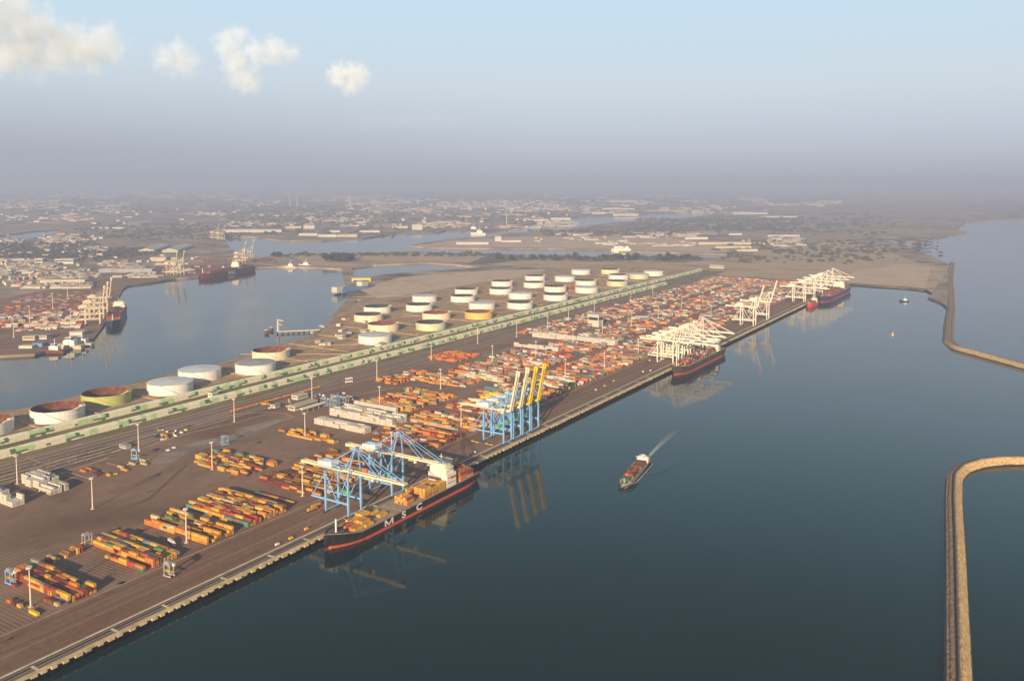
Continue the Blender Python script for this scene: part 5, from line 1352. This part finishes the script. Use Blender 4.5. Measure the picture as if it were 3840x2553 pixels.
# the distant town and works that read as one pale mass
rr = random.Random(23); q = MB()
TOWN = [(0, 420, 712, 745, 160), (400, 850, 705, 745, 190), (840, 1500, 722, 775, 220), (0, 520, 750, 830, 260), (1000, 1500, 775, 850, 130), (1400, 2120, 748, 800, 420), (1430, 2160, 805, 855, 160), (2050, 2700, 725, 800, 240), (2680, 3150, 745, 800, 110), (0, 320, 975, 1080, 420), (300, 760, 960, 1040, 140), (0, 400, 880, 965, 130), (700, 1300, 800, 850, 110), (2000, 2600, 870, 925, 120), (2780, 3020, 888, 925, 70)]
for x0, x1, y0, y1, n in TOWN:
    cl_ = [(rr.uniform(x0, x1), rr.uniform(y0, y1)) for _ in range(max(4, n // 14))]
    for _ in range(n):
        c_ = rr.choice(cl_); px = min(max(c_[0] + rr.gauss(0, (x1 - x0) * .06), x0), x1); py = min(max(c_[1] + rr.gauss(0, (y1 - y0) * .06), y0), y1)
        x, y = G(px, py); dist = math.hypot(x, y); sc_ = .5 + dist / 9000
        w_, d_, h_ = rr.uniform(8, 34) * sc_, rr.uniform(8, 20) * sc_, rr.uniform(3, 9) * (.6 + dist / 16000); a = rr.uniform(-.4, .4) + .56
        ca, sa = math.cos(a), math.sin(a)
        pts = [(x + u * ca - v * sa, y + u * sa + v * ca) for u, v in ((-w_, -d_), (w_, -d_), (w_, d_), (-w_, d_))]
        rdg = [(x - w_ * ca, y - w_ * sa, h_ * 1.35), (x + w_ * ca, y + w_ * sa, h_ * 1.35)]
        q.add([(p[0], p[1], -.3) for p in pts] + [(p[0], p[1], h_) for p in pts] + rdg, [(0, 1, 5, 4), (1, 2, 6, 5), (2, 3, 7, 6), (3, 0, 4, 7), (4, 5, 9, 8), (6, 7, 8, 9), (5, 6, 9), (7, 4, 8)], rr.choice((0, 0, 1, 1, 1, 2, 3)))
tag(q.build('distant_town', ['bw', 'bc', 'bt', 'bg']), 'pale distant town and works fading into the haze', 'town', None, 'stuff')

# ------------------------------------------------------------------ trees and scrub
def crown_mb(r, h, n, rr, size):
    q = MB()
    for _ in range(n):
        th_, u_ = rr.uniform(0, 2 * PI), rr.uniform(-1, 1); rad = rr.random() ** .4
        lob = 1 + .28 * math.sin(3 * th_ + r) + .2 * math.sin(5 * u_ * 2)
        s_ = math.sqrt(1 - u_ * u_)
        c_ = Vector((r * lob * rad * s_ * math.cos(th_), r * lob * rad * s_ * math.sin(th_), h + r * .85 * rad * u_))
        d1 = Vector((rr.gauss(0, 1), rr.gauss(0, 1), rr.gauss(0, 1))).normalized(); d2 = d1.orthogonal().normalized(); sz = size * rr.uniform(.6, 1.4)
        q.add([tuple(c_ + d1 * sz), tuple(c_ + d2 * sz), tuple(c_ - d1 * sz), tuple(c_ - d2 * sz)], [(0, 1, 2, 3)])
    return q
TP = []
for k in range(4):
    rr = random.Random(k); root = empty('tree', (0, 0, 0)); r = 9 + k
    q = MB().bar((0, 0, -.3), (.4, .2, 7), 1.3, 1.3, .7, .7)
    for a in range(5): q.bar((.3, .1, 5), (5 * math.cos(a * 1.3), 5 * math.sin(a * 1.3), 11 + a % 2 * 2), .5, .5, .2, .2)
    q.build('trunk', 'bark', root); crown_mb(r, 12 + k, 420, rr, 1.7).build('crown', 'leaf' if k % 2 else 'leafd', root); remember(root); TP.append([root, True])
TREES = []
rr = random.Random(3)
for _ in range(26): TREES.append((rr.uniform(1222, 1320), rr.uniform(972, 984), 1.35))
for _ in range(40): TREES.append((rr.uniform(1850, 2600), rr.uniform(966, 979), 1.0))
for _ in range(14): TREES.append((rr.uniform(1010, 1060), rr.uniform(958, 965), .7))
for k, (px, py, s_) in enumerate(TREES):
    p = TP[k % 4]
    o = p[0] if p[1] else copy_tree(p[0]); p[1] = False
    o.location = (*G(px, py), 0); o.rotation_euler = (0, 0, rr.uniform(0, 6)); s2 = s_ * rr.uniform(.75, 1.25); o.scale = (s2, s2, s2)
    tag(o, ('big dark tree in the clump at the causeway end' if k < 26 else 'dark tree in the thin line along the channel bank behind the tanks' if k < 66 else 'dark tree in the small clump beside the lock'), 'tree', ('trees clumped at the causeway end', 'trees along the channel bank', 'trees beside the lock')[(k >= 26) + (k >= 66)])
# far woods, hedges and scrub that read as one mass
rr = random.Random(5); q = MB()
def blob(x, y, r, h):
    vs = [(x, y, h)]; n = 6
    for k in range(n): a = k * 2 * PI / n + rr.random(); s_ = rr.uniform(.5, .75); vs.append((x + r * s_ * math.cos(a), y + r * s_ * math.sin(a), h * rr.uniform(.6, .95)))
    for k in range(n): a = k * 2 * PI / n + rr.random(); s_ = rr.uniform(.8, 1.15); vs.append((x + r * s_ * math.cos(a), y + r * s_ * math.sin(a), -.2))
    fs = [(0, 1 + k, 1 + (k + 1) % n) for k in range(n)] + [(1 + k, 1 + n + k, 1 + n + (k + 1) % n, 1 + (k + 1) % n) for k in range(n)]
    q.add(vs, fs)
WSC = .55
WOOD = [(0, 330, 912, 968, 500), (0, 460, 940, 975, 300), (420, 560, 930, 960, 120), (300, 900, 842, 900, 260), (0, 850, 720, 800, 380), (850, 1500, 770, 840, 520), (1400, 2100, 792, 836, 260), (2400, 3000, 820, 868, 500), (2000, 2560, 866, 882, 160), (1860, 2600, 962, 975, 260),
        (1120, 1880, 952, 960, 160), (2900, 3300, 800, 880, 160), (0, 1500, 700, 730, 300), (1500, 3200, 720, 760, 400), (2700, 3300, 905, 985, 200), (840, 1500, 838, 880, 140), (3150, 3480, 900, 950, 80)]
for x0, x1, y0, y1, n in WOOD:
    for _ in range(int(n * WSC)):
        px, py = rr.uniform(x0, x1), rr.uniform(y0, y1); x, y = G(px, py); d = math.hypot(x, y) / 3000
        for _k in range(2): blob(x + rr.gauss(0, 25 * d), y + rr.gauss(0, 25 * d), rr.uniform(6, 16) * (.5 + .5 * d), rr.uniform(4, 9) * (.6 + .4 * d))
tag(q.build('woods', 'leaf'), 'dark woods, hedges and scrub scattered over the plain', 'woods', None, 'stuff')

#@@OBJECTS@@

# ------------------------------------------------------------------ the hazy air
mt = bpy.data.materials.new('haze_air'); mt.use_nodes = True
t = mt.node_tree; t.nodes.clear()
o_ = t.nodes.new('ShaderNodeOutputMaterial'); pv = t.nodes.new('ShaderNodeVolumePrincipled')
pv.inputs['Color'].default_value = (.472, .548, .765, 1); pv.inputs['Density'].default_value = 1.05e-4; pv.inputs['Anisotropy'].default_value = 0.0
t.links.new(pv.outputs[0], o_.inputs['Volume'])
M['haze'] = mt
tag(MB().box(-61000, 61000, -5000, 61000, WZ - 9, 392).build('haze', 'haze'), 'pale blue-mauve haze over the whole port', None, None, 'stuff')


# ------------------------------------------------------------------ clouds, far outside the hazy air
def cloud(label, lobes, dist, dens, seed, soft=.5):
    """lobes: (px, py, radius px) in the survey photo, put at the distance dist"""
    pts = []
    for px, py, rpx in lobes:
        d = (_f + _r * ((px - PX0) / FPX) - _u * ((py - PY0) / FPX)); t_ = dist / d.length
        pts.append((Vector((0, 0, CAM_H)) + d * t_, rpx / FPX * dist * .96))
    c0 = sum((p for p, _ in pts), Vector()) / len(pts)
    mt = bpy.data.materials.new('cloud_vapour'); mt.use_nodes = True; t = mt.node_tree; t.nodes.clear()
    o_ = t.nodes.new('ShaderNodeOutputMaterial'); pv = t.nodes.new('ShaderNodeVolumePrincipled'); t.links.new(pv.outputs[0], o_.inputs['Volume'])
    pv.inputs['Color'].default_value = (.89, .945, 1.0, 1); pv.inputs['Anisotropy'].default_value = -.27
    tcn = t.nodes.new('ShaderNodeTexCoord'); cur = None
    for p, r in pts:
        sb_ = t.nodes.new('ShaderNodeVectorMath'); sb_.operation = 'SUBTRACT'; t.links.new(tcn.outputs['Object'], sb_.inputs[0]); sb_.inputs[1].default_value = p - c0
        ln = t.nodes.new('ShaderNodeVectorMath'); ln.operation = 'LENGTH'; t.links.new(sb_.outputs[0], ln.inputs[0])
        dv_ = t.nodes.new('ShaderNodeMath'); dv_.operation = 'DIVIDE'; t.links.new(ln.outputs['Value'], dv_.inputs[0]); dv_.inputs[1].default_value = r
        if cur is None: cur = dv_.outputs[0]
        else:
            mn = t.nodes.new('ShaderNodeMath'); mn.operation = 'SMOOTH_MIN'; t.links.new(cur, mn.inputs[0]); t.links.new(dv_.outputs[0], mn.inputs[1]); mn.inputs[2].default_value = .55; cur = mn.outputs[0]
    nz = t.nodes.new('ShaderNodeTexNoise'); nz.noise_dimensions = '4D'; nz.inputs['W'].default_value = seed; nz.inputs['Scale'].default_value = 3.4 / (max(r for _, r in pts) * 1.6); nz.inputs['Detail'].default_value = 6; nz.inputs['Roughness'].default_value = .6
    t.links.new(tcn.outputs['Object'], nz.inputs['Vector'])
    ns = t.nodes.new('ShaderNodeMath'); ns.operation = 'MULTIPLY_ADD'; t.links.new(nz.outputs['Fac'], ns.inputs[0]); ns.inputs[1].default_value = 2.5; ns.inputs[2].default_value = -.18
    su = t.nodes.new('ShaderNodeMath'); su.operation = 'SUBTRACT'; t.links.new(ns.outputs[0], su.inputs[0]); t.links.new(cur, su.inputs[1])
    mr = t.nodes.new('ShaderNodeMapRange'); mr.interpolation_type = 'SMOOTHSTEP'; t.links.new(su.outputs[0], mr.inputs['Value'])
    for k_, v_ in (('From Min', 0.0), ('From Max', soft), ('To Min', 0.0), ('To Max', dens)): mr.inputs[k_].default_value = v_
    t.links.new(mr.outputs[0], pv.inputs['Density'])
    M['cloud_' + label] = mt
    lo = Vector([min(p[k] - c0[k] - r * 1.35 for p, r in pts) for k in range(3)]); hi = Vector([max(p[k] - c0[k] + r * 1.35 for p, r in pts) for k in range(3)])
    o = MB().box(lo.x, hi.x, lo.y, hi.y, lo.z, hi.z).build('cloud', 'cloud_' + label); o.location = c0
    return tag(o, label, 'cloud', None, 'stuff')
cloud('large cumulus bank at the upper left corner of the sky', [(-60, 60, 120), (50, 55, 100), (110, 110, 100), (30, 190, 100), (130, 200, 85), (200, 180, 85), (260, 160, 85), (330, 190, 85), (390, 150, 70), (420, 200, 55)], 30000, .0016, 1, 1.1)
cloud('soft rounded small cloud right of the cumulus bank', [(630, 222, 68), (690, 228, 70), (672, 178, 44)], 30000, .0011, 4, 1.2)
cloud('ragged hook-shaped cloud in the middle of the cloud row', [(850, 165, 62), (895, 135, 50), (885, 225, 68), (905, 285, 62), (930, 315, 52), (960, 200, 62), (1030, 190, 62), (1095, 208, 42)], 30000, .0015, 9, 1.1)
cloud('lone little puff at the end of the cloud row', [(1275, 282, 55), (1335, 285, 58), (1310, 318, 46)], 30000, .0022, 13, 1.0)
cloud('faint rosy streak of cloud low over the horizon', [(1370 + 34 * k_, 456 - 5 * (k_ % 3), 44 - (k_ % 2) * 6) for k_ in range(11)], 42000, .00011, 21, 1.6)
